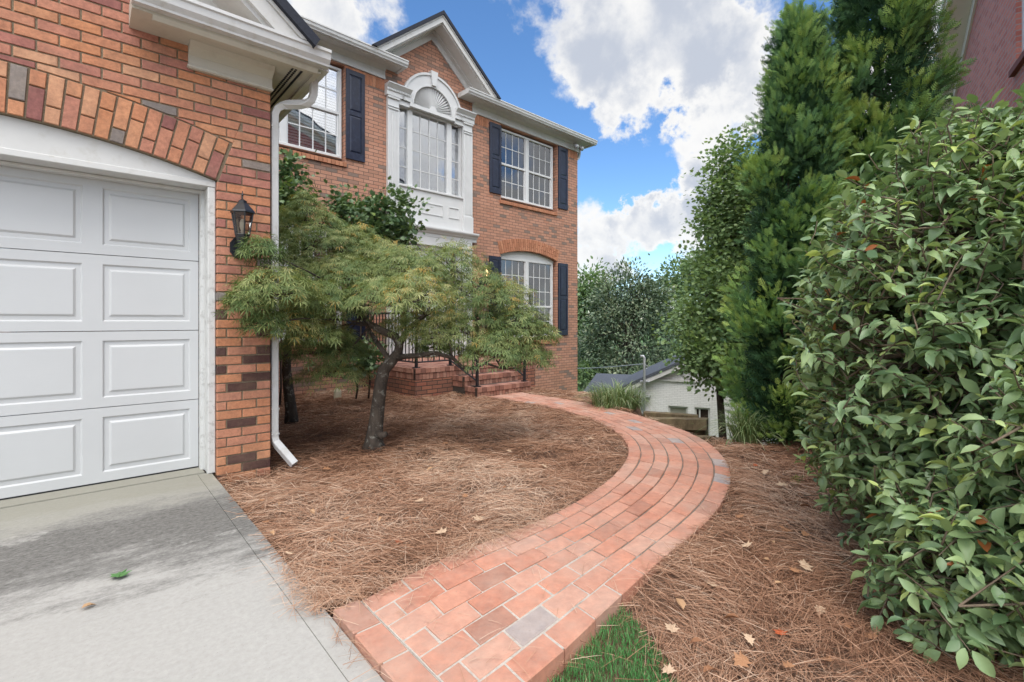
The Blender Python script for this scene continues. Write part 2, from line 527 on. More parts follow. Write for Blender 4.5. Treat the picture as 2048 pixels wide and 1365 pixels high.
def ground_mat():
    m = NT('pine_straw_bed')
    g = m.noise(9, 9, 0.75)
    col = m.ramp(g, [(0.3, (0.075, 0.038, 0.024)), (0.5, (0.15, 0.082, 0.05)), (0.72, (0.25, 0.15, 0.095))])
    tcn = m.n('ShaderNodeTexCoord')
    sp = m.n('ShaderNodeSeparateXYZ')
    m.l(tcn.outputs['Object'], sp.inputs[0])
    dist = m.math('ADD', sp.outputs[0], m.math('MULTIPLY', m.noise(0.6, 4), 3.0))
    fld = m.ramp(m.noise(1.2, 8, 0.7), [(0.35, (0.045, 0.10, 0.025)), (0.7, (0.10, 0.19, 0.045))])
    m.col(m.mix(m.ramp(m.math('MULTIPLY', m.math('SUBTRACT', dist, 9.0), 0.4), [(0, (0, 0, 0)), (1, (1, 1, 1))]), col, fld))
    m.set(Roughness=0.95)
    m.bump(g, 1.0, 0.03)
    return m.m


def concrete_mat():
    m = NT('stained_concrete')
    g = m.noise(45, 8, 0.75)
    big = m.noise(1.6, 6, 0.65)
    base = m.ramp(g, [(0.25, (0.315, 0.302, 0.275)), (0.75, (0.435, 0.42, 0.388))])
    base = m.mix(m.ramp(big, [(0.35, (0, 0, 0)), (0.8, (0.4, 0.4, 0.4))]), base, (0.31, 0.30, 0.275))
    tcn = m.n('ShaderNodeTexCoord')
    sp = m.n('ShaderNodeSeparateXYZ')
    m.l(tcn.outputs['Object'], sp.inputs[0])
    # mildew that has grown in a band along the garage, with ragged edges and streaks
    mp = m.n('ShaderNodeMapping')
    mp.inputs['Scale'].default_value = (1.0, 2.4, 1.0)
    mp.inputs['Rotation'].default_value = (0, 0, R(25))
    m.l(tcn.outputs['Object'], mp.inputs['Vector'])
    rag = m.math('SUBTRACT', m.noise(2.6, 10, 0.75, vec=mp.outputs[0]), 0.5)
    fine = m.noise(24, 10, 0.82, vec=mp.outputs[0])
    y_ = m.math('ADD', sp.outputs[1], m.math('MULTIPLY', rag, 1.9))
    y_ = m.math('ADD', y_, m.math('MULTIPLY', sp.outputs[0], 0.30))
    lo_ = m.ramp(m.math('MULTIPLY', m.math('SUBTRACT', y_, 2.42), 1.25), [(0.0, (0, 0, 0)), (0.85, (1, 1, 1))])
    y2 = m.math('ADD', sp.outputs[1], m.math('MULTIPLY', rag, 0.9))
    hi_ = m.ramp(m.math('MULTIPLY', m.math('SUBTRACT', y2, 3.45), 2.6), [(0.0, (1, 1, 1)), (1.0, (0.22, 0.22, 0.22))])
    washed = m.ramp(m.noise(1.9, 7, 0.7), [(0.60, (1, 1, 1)), (0.66, (0.45, 0.45, 0.45))])
    band = m.math('MULTIPLY', m.math('MULTIPLY', lo_, hi_), washed)
    grit = m.math('MULTIPLY', m.math('SUBTRACT', m.noise(52, 6, 0.8), 0.5), 1.5)
    strk = m.math('MULTIPLY', m.math('SUBTRACT', fine, 0.5), 2.4)
    msk = m.math('ADD', m.math('MULTIPLY', band, 0.74), m.math('MULTIPLY', m.math('ADD', grit, strk), m.math('ADD', m.math('MULTIPLY', band, 0.62), 0.10)))
    msk = m.ramp(msk, [(0.16, (0, 0, 0)), (0.55, (0.55, 0.55, 0.55)), (1.05 - 0.05, (0.92, 0.92, 0.92))])
    col = m.mix(msk, base, (0.060, 0.056, 0.049))
    thr = m.ramp(m.math('MULTIPLY', m.math('SUBTRACT', y2, 3.55), 2.2), [(0.0, (0, 0, 0)), (1.0, (0.6, 0.6, 0.6))])
    col = m.mix(thr, col, (0.235, 0.225, 0.165))
    # faint hairlines and dark specks
    spk = m.noise(160, 2, 0.5)
    col = m.mix(m.ramp(spk, [(0.70, (0, 0, 0)), (0.76, (0.7, 0.7, 0.7))]), col, (0.12, 0.11, 0.10))
    m.col(col)
    m.set(Roughness=0.9)
    m.bump(g, 0.35, 0.004)
    return m.m


GROUND = ground_mat()
CONCRETE = concrete_mat()
ROAD = paint('pale_road', (0.42, 0.41, 0.40), 0.9, 0.1, 0.5)
LAWN = paint('far_lawn', (0.10, 0.26, 0.035), 0.9, 0.25, 1.5)

# ------------------------------------------------------------------ helpers


def link(o, parent=None):
    C.objects.link(o)
    if parent is not None:
        o.parent = parent
    return o


def tag(o, label=None, cat=None, group=None, kind=None):
    if label:
        o['label'] = label
    if cat:
        o['category'] = cat
    if group:
        o['group'] = group
    if kind:
        o['kind'] = kind
    return o


def thing(name, label, cat, loc=(0, 0, 0), rz=0.0, group=None):
    o = bpy.data.objects.new(name, None)
    o.empty_display_size = 0.2
    C.objects.link(o)
    o.location = loc
    o.rotation_euler = (0, 0, rz)
    return tag(o, label, cat, group)


class MB:
    def __init__(self):
        self.v, self.f, self.mi, self.t = [], [], [], []
        self.cur = 0
        self.tint = 0.5

    def add(self, verts, faces):
        n = len(self.v)
        self.v.extend([tuple(p) for p in verts])
        self.t.extend([self.tint] * len(verts))
        for f in faces:
            self.f.append(tuple(i + n for i in f))
            self.mi.append(self.cur)
        return self

    def box(self, x0, x1, y0, y1, z0, z1):
        x0, x1 = min(x0, x1), max(x0, x1)
        y0, y1 = min(y0, y1), max(y0, y1)
        z0, z1 = min(z0, z1), max(z0, z1)
        v = [(x0, y0, z0), (x1, y0, z0), (x1, y1, z0), (x0, y1, z0), (x0, y0, z1), (x1, y0, z1), (x1, y1, z1), (x0, y1, z1)]
        return self.add(v, [(0, 3, 2, 1), (4, 5, 6, 7), (0, 1, 5, 4), (1, 2, 6, 5), (2, 3, 7, 6), (3, 0, 4, 7)])

    def bbox(self, x0, x1, y0, y1, z0, z1, b=0.004):
        """box with its front (y0) edges chamfered"""
        v = [(x0, y0 + b, z0), (x1, y0 + b, z0), (x1, y0 + b, z1), (x0, y0 + b, z1),
             (x0 + b, y0, z0 + b), (x1 - b, y0, z0 + b), (x1 - b, y0, z1 - b), (x0 + b, y0, z1 - b),
             (x0, y1, z0), (x1, y1, z0), (x1, y1, z1), (x0, y1, z1)]
        f = [(4, 5, 6, 7), (0, 1, 5, 4), (1, 2, 6, 5), (2, 3, 7, 6), (3, 0, 4, 7),
             (0, 8, 9, 1), (1, 9, 10, 2), (2, 10, 11, 3), (3, 11, 8, 0), (8, 11, 10, 9)]
        return self.add(v, f)

    def rings(self, x0, x1, z0, z1, seq, cap=True):
        """nested rectangles (inset, y): moulded panels"""
        n = len(seq)
        v = []
        for ins, y in seq:
            v += [(x0 + ins, y, z0 + ins), (x1 - ins, y, z0 + ins), (x1 - ins, y, z1 - ins), (x0 + ins, y, z1 - ins)]
        f = []
        for k in range(n - 1):
            for i in range(4):
                j = (i + 1) % 4
                f.append((4 * k + i, 4 * k + j, 4 * k + 4 + j, 4 * k + 4 + i))
        if cap:
            f.append(tuple(4 * (n - 1) + i for i in range(4)))
        return self.add(v, f)

    def prof_x(self, prof, x0, x1, closed=True):
        """profile of (y, z) swept along x"""
        n = len(prof)
        v = [(x0, y, z) for y, z in prof] + [(x1, y, z) for y, z in prof]
        f = [(i, (i + 1) % n, n + (i + 1) % n, n + i) for i in range(n if closed else n - 1)]
        if closed:
            f += [tuple(range(n - 1, -1, -1)), tuple(range(n, 2 * n))]
        return self.add(v, f)

    def prism(self, poly, y0, y1):
        """polygon of (x, z) between y0 and y1"""
        n = len(poly)
        v = [(x, y0, z) for x, z in poly] + [(x, y1, z) for x, z in poly]
        f = [(i, (i + 1) % n, n + (i + 1) % n, n + i) for i in range(n)]
        tri = tessellate_polygon([[Vector((x, z, 0)) for x, z in poly]])
        f += [tuple(t) for t in tri] + [tuple(n + i for i in reversed(t)) for t in tri]
        return self.add(v, f)

    def hexa(self, p):
        return self.add(p, [(0, 3, 2, 1), (4, 5, 6, 7), (0, 1, 5, 4), (1, 2, 6, 5), (2, 3, 7, 6), (3, 0, 4, 7)])

    def tube(self, pts, rad, n=8, cap=True, squash=None):
        pts = [Vector(p) for p in pts]
        if isinstance(rad, (int, float)):
            rad = [rad] * len(pts)
        v, f = [], []
        up = None
        for i, p in enumerate(pts):
            d = (pts[min(i + 1, len(pts) - 1)] - pts[max(i - 1, 0)])
            if d.length < 1e-9:
                d = Vector((0, 0, 1))
            d.normalize()
            if up is None:
                up = Vector((1, 0, 0)) if abs(d.x) < 0.8 else Vector((0, 1, 0))
            a = (up - d * up.dot(d))
            if a.length < 1e-6:
                a = d.orthogonal()
            a.normalize()
            up = a
            b = d.cross(a)
            for k in range(n):
                t = 2 * math.pi * k / n
                v.append(p + (a * math.cos(t) + b * math.sin(t)) * rad[i])
        for i in range(len(pts) - 1):
            for k in range(n):
                k2 = (k + 1) % n
                f.append((i * n + k, i * n + k2, (i + 1) * n + k2, (i + 1) * n + k))
        if cap:
            f.append(tuple(range(n - 1, -1, -1)))
            f.append(tuple((len(pts) - 1) * n + k for k in range(n)))
        return self.add(v, f)

    def lathe(self, prof, c=(0, 0, 0), n=12, ph=0.0):
        v, f = [], []
        for r, z in prof:
            for k in range(n):
                t = 2 * math.pi * k / n + ph
                v.append((c[0] + r * math.cos(t), c[1] + r * math.sin(t), c[2] + z))
        for i in range(len(prof) - 1):
            for k in range(n):
                k2 = (k + 1) % n
                f.append((i * n + k, i * n + k2, (i + 1) * n + k2, (i + 1) * n + k))
        f.append(tuple(range(n - 1, -1, -1)))
        f.append(tuple((len(prof) - 1) * n + k for k in range(n)))
        return self.add(v, f)

    def rectpipe(self, pts, w, d, wdir=(1, 0, 0)):
        """rectangular pipe along a path; w across wdir"""
        pts = [Vector(p) for p in pts]
        wd = Vector(wdir)
        v, f = [], []
        for i, p in enumerate(pts):
            t = (pts[min(i + 1, len(pts) - 1)] - pts[max(i - 1, 0)]).normalized()
            a = (wd - t * wd.dot(t)).normalized()
            b = t.cross(a)
            for sx, sy in ((-1, -.82), (-.82, -1), (.82, -1), (1, -.82), (1, .82), (.82, 1), (-.82, 1), (-1, .82)):
                v.append(p + a * sx * w / 2 + b * sy * d / 2)
        for i in range(len(pts) - 1):
            for k in range(8):
                k2 = (k + 1) % 8
                f.append((i * 8 + k, i * 8 + k2, (i + 1) * 8 + k2, (i + 1) * 8 + k))
        f.append(tuple(range(7, -1, -1)))
        f.append(tuple((len(pts) - 1) * 8 + k for k in range(8)))
        return self.add(v, f)

    def build(self, name, mats, parent=None, smooth=False, fix=True):
        if not isinstance(mats, (list, tuple)):
            mats = [mats]
        me = bpy.data.meshes.new(name)
        me.from_pydata(self.v, [], self.f)
        for m in mats:
            me.materials.append(m)
        me.polygons.foreach_set('material_index', self.mi)
        at = me.attributes.new('tint', 'FLOAT', 'POINT')
        at.data.foreach_set('value', self.t)
        if fix:
            bm = bmesh.new()
            bm.from_mesh(me)
            bmesh.ops.recalc_face_normals(bm, faces=bm.faces)
            bm.to_mesh(me)
            bm.free()
        if smooth:
            me.polygons.foreach_set('use_smooth', [True] * len(me.polygons))
        me.update()
        return link(bpy.data.objects.new(name, me), parent)


def unit(a):
    return a / np.maximum(np.linalg.norm(a, axis=-1, keepdims=True), 1e-9)


def scatter(name, P, D, N, L, W, tmpl, tint, mat, parent=None, curl=1.0, smooth=False):
    """many leaf-sized pieces as one mesh. tmpl = (verts (along, across, up), faces)"""
    P, D, N = np.asarray(P, float), unit(np.asarray(D, float)), np.asarray(N, float)
    S = unit(np.cross(N, D))
    N = np.cross(D, S)
    tv, tf = np.asarray(tmpl[0], float), tmpl[1]
    n, k = len(P), len(tv)
    L = np.broadcast_to(np.asarray(L, float), (n,))
    W = np.broadcast_to(np.asarray(W, float), (n,))
    V = (P[:, None, :] + D[:, None, :] * (L[:, None] * tv[None, :, 0])[..., None]
         + S[:, None, :] * (W[:, None] * tv[None, :, 1])[..., None]
         + N[:, None, :] * (L[:, None] * tv[None, :, 2] * np.broadcast_to(np.asarray(curl, float), (n,))[:, None])[..., None]).reshape(-1, 3)
    lens = np.array([len(f) for f in tf])
    flat = np.concatenate([np.array(f) for f in tf])
    loops = (flat[None, :] + (np.arange(n) * k)[:, None]).reshape(-1)
    counts = np.tile(lens, n)
    starts = np.concatenate([[0], np.cumsum(counts)[:-1]])
    me = bpy.data.meshes.new(name)
    me.vertices.add(len(V))
    me.vertices.foreach_set('co', V.astype(np.float32).ravel())
    me.loops.add(len(loops))
    me.loops.foreach_set('vertex_index', loops.astype(np.int32))
    me.polygons.add(len(counts))
    me.polygons.foreach_set('loop_start', starts.astype(np.int32))
    me.polygons.foreach_set('loop_total', counts.astype(np.int32))
    at = me.attributes.new('tint', 'FLOAT', 'POINT')
    at.data.foreach_set('value', np.repeat(np.clip(np.broadcast_to(tint, (n,)), 0, 1), k).astype(np.float32))
    me.materials.append(mat)
    if smooth:
        me.polygons.foreach_set('use_smooth', np.ones(len(counts), bool))
    me.update(calc_edges=True)
    me.validate()
    return link(bpy.data.objects.new(name, me), parent)


T_STRAND = ([(0, -.5, 0), (0, .5, 0), (.5, .5, .06), (.5, -.5, .06), (1, 0, -.02)], [(0, 1, 2, 3), (3, 2, 4)])
T_LEAF = ([(0, 0, 0), (.28, -.42, .035), (.28, 0, -.01), (.28, .42, .035), (.62, -.40, .01), (.62, 0, -.045), (.62, .40, .01), (1, 0, -.15)],
          [(0, 2, 1), (0, 3, 2), (1, 2, 5, 4), (2, 3, 6, 5), (4, 5, 7), (5, 6, 7)])
T_CAM = ([(0, 0, 0), (.14, -.26, .03), (.14, 0, -.004), (.14, .26, .03), (.36, -.47, .045), (.36, 0, -.016), (.36, .47, .045), (.60, -.45, .02), (.60, 0, -.04), (.60, .45, .02),
          (.82, -.25, -.045), (.82, 0, -.085), (.82, .25, -.045), (1, 0, -.16)],
         [(0, 2, 1), (0, 3, 2), (1, 2, 5, 4), (2, 3, 6, 5), (4, 5, 8, 7), (5, 6, 9, 8), (7, 8, 11, 10), (8, 9, 12, 11), (10, 11, 13), (11, 12, 13)])
T_OVAL = ([(0, 0, 0), (.35, -.5, .04), (.35, .5, .04), (.75, -.36, 0), (.75, .36, 0), (1, 0, -.08)], [(0, 2, 1), (1, 2, 4, 3), (3, 4, 5)])


def t_lace():
    v, f = [(0, 0, 0)], []
    for a, l in ((-70, .6), (-36, .88), (0, 1.0), (36, .88), (70, .6)):
        ca_, sa_ = math.cos(R(a)), math.sin(R(a))
        w = 0.046
        n = len(v)
        v += [(ca_ * l * .5 - sa_ * w, sa_ * l * .5 + ca_ * w, .03), (ca_ * l * .5 + sa_ * w, sa_ * l * .5 - ca_ * w, .03),
              (ca_ * l, sa_ * l, -.20 * l)]
        f += [(0, n + 1, n), (n, n + 1, n + 2)]
    return v, f


def t_maple():
    v, f = [(0, 0, 0)], []
    pts = [(-.05, .0), (.05, .30), (-.02, .52), (.28, .32), (.42, .62), (.56, .30), (.72, .34), (.70, .16), (1, 0)]
    out = [(x, y) for x, y in pts] + [(x, -y) for x, y in reversed(pts[:-1])]
    v = [(.3, 0, .03)] + [(x, y, -.10 * abs(y) - .05 * x) for x, y in out]
    f = [(0, i, i + 1) for i in range(1, len(out))]
    return v, f


def t_spray():
    v, f = [], []

    def strip(x0, y0, x1, y1, w, z1=0.0):
        d = Vector((x1 - x0, y1 - y0)).normalized()
        n = len(v)
        v.extend([(x0 - d.y * w, y0 + d.x * w, 0), (x0 + d.y * w, y0 - d.x * w, 0),
                  ((x0 + x1) / 2 + d.y * w * 1.2, (y0 + y1) / 2 - d.x * w * 1.2, z1 * .6), (x1, y1, z1), ((x0 + x1) / 2 - d.y * w * 1.2, (y0 + y1) / 2 + d.x * w * 1.2, z1 * .6)])
        f.append((n, n + 1, n + 2, n + 3, n + 4))
    strip(0, 0, 1, 0, .034, -.1)
    for i, x in enumerate((.14, .34, .54, .74)):
        l = .46 * (1 - x * .72)
        for s in (-1, 1):
            strip(x, 0, x + l * .85, s * l, .036, -.08)
    return v, f


T_LACE, T_MAPLE, T_SPRAY = t_lace(), t_maple(), t_spray()


def rand_dirs(n):
    return unit(rng.normal(size=(n, 3)))


# ------------------------------------------------------------------ terrain


def sstep(t):
    t = np.clip(t, 0, 1)
    return t * t * (3 - 2 * t)


def gz(X, Y):
    X, Y = np.asarray(X, float), np.asarray(Y, float)
    z = 0.018 - 0.14 * np.clip((Y - 1.8) / 4.4, 0, 1)
    z = z - 0.045 * sstep((1.45 - Y) / 0.5) * sstep((2.6 - X) / 1.2)
    z = z - 0.285 * np.clip(X - 6.2, 0, 3.4) * sstep((Y - 5.0) / 1.5)
    xb = np.interp(Y, [-3, 0, 1.3, 1.95, 2.25, 2.74, 3.4, 3.9, 4.2, 6.5, 8, 9.5], [9.5, 8.6, 5.7, 4.62, 4.33, 4.70, 5.02, 5.32, 6.15, 8.5, 10.3, 10.6])
    z = z - np.clip(1.5 * (X - xb), 0, 2.9)
    z = np.maximum(z, -2.95)
    far = np.hypot(X, Y)
    z = np.where(far > 60, z + (far - 60) * 0.01, z)
    return z


def gz1(x, y):
    return float(gz(x, y))


def make_ground():
    xs = np.unique(np.concatenate([np.linspace(-400, -20, 12), np.linspace(-20, -2, 12), np.linspace(-2, 13, 101), np.linspace(13, 60, 30), np.linspace(60, 500, 14)]))
    ys = np.unique(np.concatenate([np.linspace(-300, -15, 10), np.linspace(-15, -2, 10), np.linspace(-2, 11, 88), np.linspace(11, 60, 30), np.linspace(60, 500, 14)]))
    X, Y = np.meshgrid(xs, ys)
    Z = gz(X, Y)
    Z = Z + np.where((X > 0.75) & (X < 6) & (Y < 8.5) & (Y > -1.5), 0.012 * np.sin(X * 5.1 + Y * 3.3) * np.sin(Y * 4.3 - X * 1.7), 0) - 0.02
    Z = np.where((X < 0.9) & (Y < 5) & (Y > -30), np.minimum(Z, -0.08), Z)
    nx, ny = len(xs), len(ys)
    V = np.stack([X, Y, Z], -1).reshape(-1, 3)
    F = [(j * nx + i, j * nx + i + 1, (j + 1) * nx + i + 1, (j + 1) * nx + i) for j in range(ny - 1) for i in range(nx - 1)]
    me = bpy.data.meshes.new('ground')
    me.from_pydata(V.tolist(), [], F)
    me.materials.append(GROUND)
    me.polygons.foreach_set('use_smooth', [True] * len(F))
    tag(link(bpy.data.objects.new('ground', me)), 'sloping ground under pine straw and far grass', 'ground', kind='structure')


make_ground()

# driveway: concrete slab with its edge strip and threshold
b = MB()
b.box(-7, 0.6125, -6, 4.20, -0.12, 0.0)
b.box(0.6126, 0.6159, -6, 4.20, -0.12, -0.006)
b.box(0.616, 0.70, -6, 4.20, -0.12, -0.002)
b.box(-2.0, 0.66, 4.208, 4.60, -0.12, 0.006)
tag(b.build('driveway', CONCRETE), 'pale concrete driveway darkened by mildew near the garage door', 'driveway', kind='structure')

# ------------------------------------------------------------------ brick walkway
W_IN = [(0.81, 1.822), (1.17, 1.895), (1.75, 1.905), (2.11, 1.95), (2.58, 2.06), (3.02, 2.22), (3.50, 2.49), (3.93, 2.88), (4.27, 3.36), (4.65, 4.15), (4.88, 5.20), (4.92, 6.24)]
W_OUT = [(0.81, 1.06), (1.09, 1.085), (1.68, 1.18), (2.02, 1.23), (2.50, 1.29), (2.98, 1.40), (3.60, 1.66), (4.22, 2.13), (4.68, 2.74), (5.27, 4.00), (5.55, 5.25), (5.66, 6.26)]


def zw(y):
    return 0.034 - 0.14 * min(1, max(0, (y - 1.8) / 4.4))


def catmull(pts, n):
    P = [Vector((*p, 0)) for p in pts]
    P = [P[0] * 2 - P[1]] + P + [P[-1] * 2 - P[-2]]
    out = []
    for i in range(1, len(P) - 2):
        for k in range(n):
            t = k / n
            a, b_, c_, d_ = P[i - 1], P[i], P[i + 1], P[i + 2]
            out.append(0.5 * ((2 * b_) + (c_ - a) * t + (2 * a - 5 * b_ + 4 * c_ - d_) * t * t + (3 * b_ - a - 3 * c_ + d_) * t ** 3))
    out.append(P[-2].copy())
    return out


wi, wo_ = catmull(W_IN, 10), catmull(W_OUT, 10)


def walk_pt(i, t):
    """i: real index along the path, t: 0 inner edge .. 1 outer edge"""
    i = min(max(i, 0), len(wi) - 1.0001)
    k, f = int(i), i - int(i)
    a = wi[k].lerp(wi[k + 1], f)
    o = wo_[k].lerp(wo_[k + 1], f)
    return a.lerp(o, t)


walk_poly = [(p.x, p.y) for p in wi] + [(p.x, p.y) for p in reversed(wo_)] + [(0.70, 1.05), (0.70, 1.83)]


def add_paver(mb, c4, z4, g=0.0045, h=0.085, ch=0.004):
    vs = [Vector((p[0], p[1])) for p in c4]

    def ins(i, d):
        e1, e2 = (vs[(i + 1) % 4] - vs[i]).normalized(), (vs[(i - 1) % 4] - vs[i]).normalized()
        return tuple(vs[i] + e1 * d + e2 * d)
    a = [ins(i, g) for i in range(4)]
    bq = [ins(i, g + ch) for i in range(4)]
    v = [(*a[i], z4[i] - h) for i in range(4)] + [(*a[i], z4[i] - ch) for i in range(4)] + [(*bq[i], z4[i]) for i in range(4)]
    f = [(0, 1, 5, 4), (1, 2, 6, 5), (2, 3, 7, 6), (3, 0, 4, 7), (4, 5, 9, 8), (5, 6, 10, 9), (6, 7, 11, 10), (7, 4, 8, 11), (8, 9, 10, 11)]
    mb.add(v, f)


mb = MB()
NR = 7
for r_ in range(NR):
    t0, t1 = r_ / NR, (r_ + 1) / NR
    # arc length along this row
    pts = [walk_pt(i, (t0 + t1) / 2) for i in range(len(wi))]
    cum = [0]
    for i in range(1, len(pts)):
        cum.append(cum[-1] + (pts[i] - pts[i - 1]).length)
    s = -0.205 * (0.5 if r_ % 2 else 0.0) - random.uniform(0, 0.02)
    while s < cum[-1]:
        ln = 0.205 + random.uniform(-0.004, 0.004)
        a0, a1 = max(s, 0), min(s + ln, cum[-1])
        s += ln
        if a1 - a0 < 0.03:
            continue
        i0, i1 = float(np.interp(a0, cum, range(len(cum)))), float(np.interp(a1, cum, range(len(cum))))
        j = 0.0018
        c4 = [walk_pt(i0, t0), walk_pt(i1, t0), walk_pt(i1, t1), walk_pt(i0, t1)]
        c4 = [(p.x + random.uniform(-j, j), p.y + random.uniform(-j, j)) for p in c4]
        dz = random.uniform(-0.0025, 0.0025)
        q = random.random()
        mb.tint = random.uniform(0.0, 0.1) if q < 0.022 else random.uniform(0.14, 0.3) if q < 0.06 else random.uniform(0.4, 1.0)
        add_paver(mb, c4, [zw(p[1]) + dz + random.uniform(-.001, .001) for p in c4])
for k in range(4):      # bricks laid along the driveway edge
    y0 = 1.05 + k * 0.197
    mb.tint = (0.62, 0.5, 0.45, 0.2)[k]
    add_paver(mb, [(0.698, y0), (0.81, y0 + 0.003), (0.81, y0 + 0.197), (0.699, y0 + 0.195)], [0.032] * 4)
mb.cur = 1
n = len(wi)
v = []
for i in range(n):
    for t in (0.012, 0.988):
        p = walk_pt(i, t)
        v.append((p.x, p.y, zw(p.y) - 0.005))
    for t in (0.03, 0.97):
        p = walk_pt(i, t)
        v.append((p.x, p.y, zw(p.y) - 0.13))
f = []
for i in range(n - 1):
    a, c = 4 * i, 4 * i + 4
    f += [(a, a + 1, c + 1, c), (a + 2, a, c, c + 2), (a + 1, a + 3, c + 3, c + 1)]
mb.add(v, f)
mb.box(0.716, 0.83, 1.055, 1.825, -0.1, 0.026)
tag(mb.build('brick_walkway', [WALK_BRICK, WALK_MORTAR], fix=True), 'curving salmon brick walkway with a few grey bricks', 'path', kind='structure')

# ------------------------------------------------------------------ garage wing
GY = 4.12
gar = thing('brick_garage', 'brick garage wing with white panelled door under a brick arch', 'garage', (0, 0, 0))
AXC, ARI, ATH = -0.55, 4.34, 0.30
AZC = 2.35 - ARI
ARO = ARI + ATH
A_END = math.asin(1.27 / ARI)
RX0, RX1 = -4.3, 1.088


def rake_z(x):
    return 3.20 - 0.80 * (abs(x + 2.1) - 3.066)


def clip(poly, nx, nz, d):
    """keep points where nx*x + nz*z >= d"""
    out = []
    for i in range(len(poly)):
        p, q = poly[i], poly[(i + 1) % len(poly)]
        a, c = nx * p[0] + nz * p[1] - d, nx * q[0] + nz * q[1] - d
        if a >= 0:
            out.append(p)
        if (a >= 0) != (c >= 0):
            t = a / (a - c)
            out.append((p[0] + (q[0] - p[0]) * t, p[1] + (q[1] - p[1]) * t))
    return out


def area(p):
    return abs(sum(p[i][0] * p[(i + 1) % len(p)][1] - p[(i + 1) % len(p)][0] * p[i][1] for i in range(len(p)))) / 2 if len(p) > 2 else 0


def brick_poly(mb, poly, y, depth=0.05, ch=0.0035):
    if area(poly) < 0.0007:
        return
    cx = sum(p[0] for p in poly) / len(poly)
    cz = sum(p[1] for p in poly) / len(poly)
    n = len(poly)
    inn = []
    for x, z in poly:
        d = math.hypot(x - cx, z - cz)
        k = 1 - ch * 1.3 / max(d, 0.01)
        inn.append((cx + (x - cx) * k, cz + (z - cz) * k))
    dy = [random.uniform(-.0012, .0012) for _ in range(n)]
    v = [(x, y, z) for (x, z), e in zip(inn, dy)] + [(x, y + ch, z) for x, z in poly] + [(x, y + depth, z) for x, z in poly]
    f = [tuple(range(n))]
    for i in range(n):
        j = (i + 1) % n
        f += [(i, j, n + j, n + i), (n + i, n + j, 2 * n + j, 2 * n + i)]
    mb.add(v, f)


def gtint(z):
    q = random.random()
    if z < 1.25 and q < 0.26:
        return random.uniform(0.0, 0.12)
    if q < 0.075:
        return random.uniform(0.15, 0.24)
    if q < 0.16:
        return random.uniform(0.25, 0.42)
    if z < 1.2:
        return random.uniform(0.55, 0.88)
    return random.uniform(0.42, 0.74) if q < 0.8 else random.uniform(0.74, 1.0)


mb = MB()
row, z = 0, -0.08
HB, GAP = 0.0677, 0.0105
while z < 5.0:
    x = RX1 - (0.0 if row % 2 else 0.102)
    first = True
    cells = []
    if row % 2 == 0:
        cells.append((RX1 - 0.092, RX1))
        x = RX1 - 0.102
    while x > RX0:
        cells.append((x - 0.193, x))
        x -= 0.203
    for x0, x1 in cells:
        j = random.uniform(-.002, .002)
        poly = [(x0 + j, z + random.uniform(-.0012, .0012)), (x1 + j if x1 < RX1 else x1, z + random.uniform(-.0012, .0012)),
                (x1 + j if x1 < RX1 else x1, z + HB - GAP + random.uniform(-.0012, .0012)), (x0 + j, z + HB - GAP + random.uniform(-.0012, .0012))]
        cx, cz = (x0 + x1) / 2, z + HB / 2
        rz_ = rake_z(cx)
        if cz > rz_ + 0.1:
            continue
        if cz > rz_ - 0.12:
            sgn = 1 if cx > -2.1 else -1
            poly = clip(poly, -sgn * 0.8, -1, -(rake_z(0) + 0.8 * abs(2.1) * 1.0) if False else -(3.20 + 0.8 * 3.066 + sgn * 0.8 * (-2.1)))
        mb.tint = gtint(z)
        if cz < 2.16 and abs(cx - AXC) < 1.27 + 0.12:
            if cx > AXC:
                poly = clip(poly, 1, 0, 0.724)
            else:
                poly = clip(poly, -1, 0, 1.824)
            if poly:
                brick_poly(mb, poly, GY)
            continue
        ang = math.atan2(cx - AXC, cz - AZC)
        rad = math.hypot(cx - AXC, cz - AZC)
        if rad < ARO + 0.15 and abs(ang) < A_END + 0.05:
            sg = 1 if cx > AXC else -1
            e = A_END + 0.004
            # piece beyond the skewback
            nx, nz = sg * math.cos(e), -math.sin(e)
            p1 = clip(poly, nx, nz, nx * AXC + nz * AZC)
            if p1:
                p1 = clip(p1, 1, 0, 0.724) if sg > 0 else clip(p1, -1, 0, 1.824)
            if p1:
                brick_poly(mb, p1, GY)
            p2 = clip(poly, -nx, -nz, -(nx * AXC + nz * AZC))
            if p2:
                tx, tz = math.sin(ang), math.cos(ang)
                p2 = clip(p2, tx, tz, tx * AXC + tz * AZC + ARO + 0.012)
                if p2:
                    brick_poly(mb, p2, GY)
            continue
        brick_poly(mb, poly, GY)
    z += HB
    row += 1
# arch of upright bricks, long over short and short over long in turn
na = 2 * int(A_END * ARI / 0.0765) + 1
step = 2 * A_END / na
for k in range(na):
    a0, a1 = -A_END + k * step, -A_END + (k + 1) * step
    g = 0.0055 / ARI
    cut = ARI + (0.098 if k % 2 else 0.198) + random.uniform(-.012, .012)
    for r0, r1 in ((ARI + 0.002, cut - 0.005), (cut + 0.005, ARO)):
        q = random.random()
        mb.tint = random.uniform(0.15, 0.24) if q < 0.09 else random.uniform(0.26, 0.42) if q < 0.22 else random.uniform(0.5, 1.0)
        brick_poly(mb, [(AXC + math.sin(a) * r, AZC + math.cos(a) * r) for a, r in ((a0 + g, r0), (a1 - g, r0), (a1 - g, r1), (a0 + g, r1))], GY - 0.005)
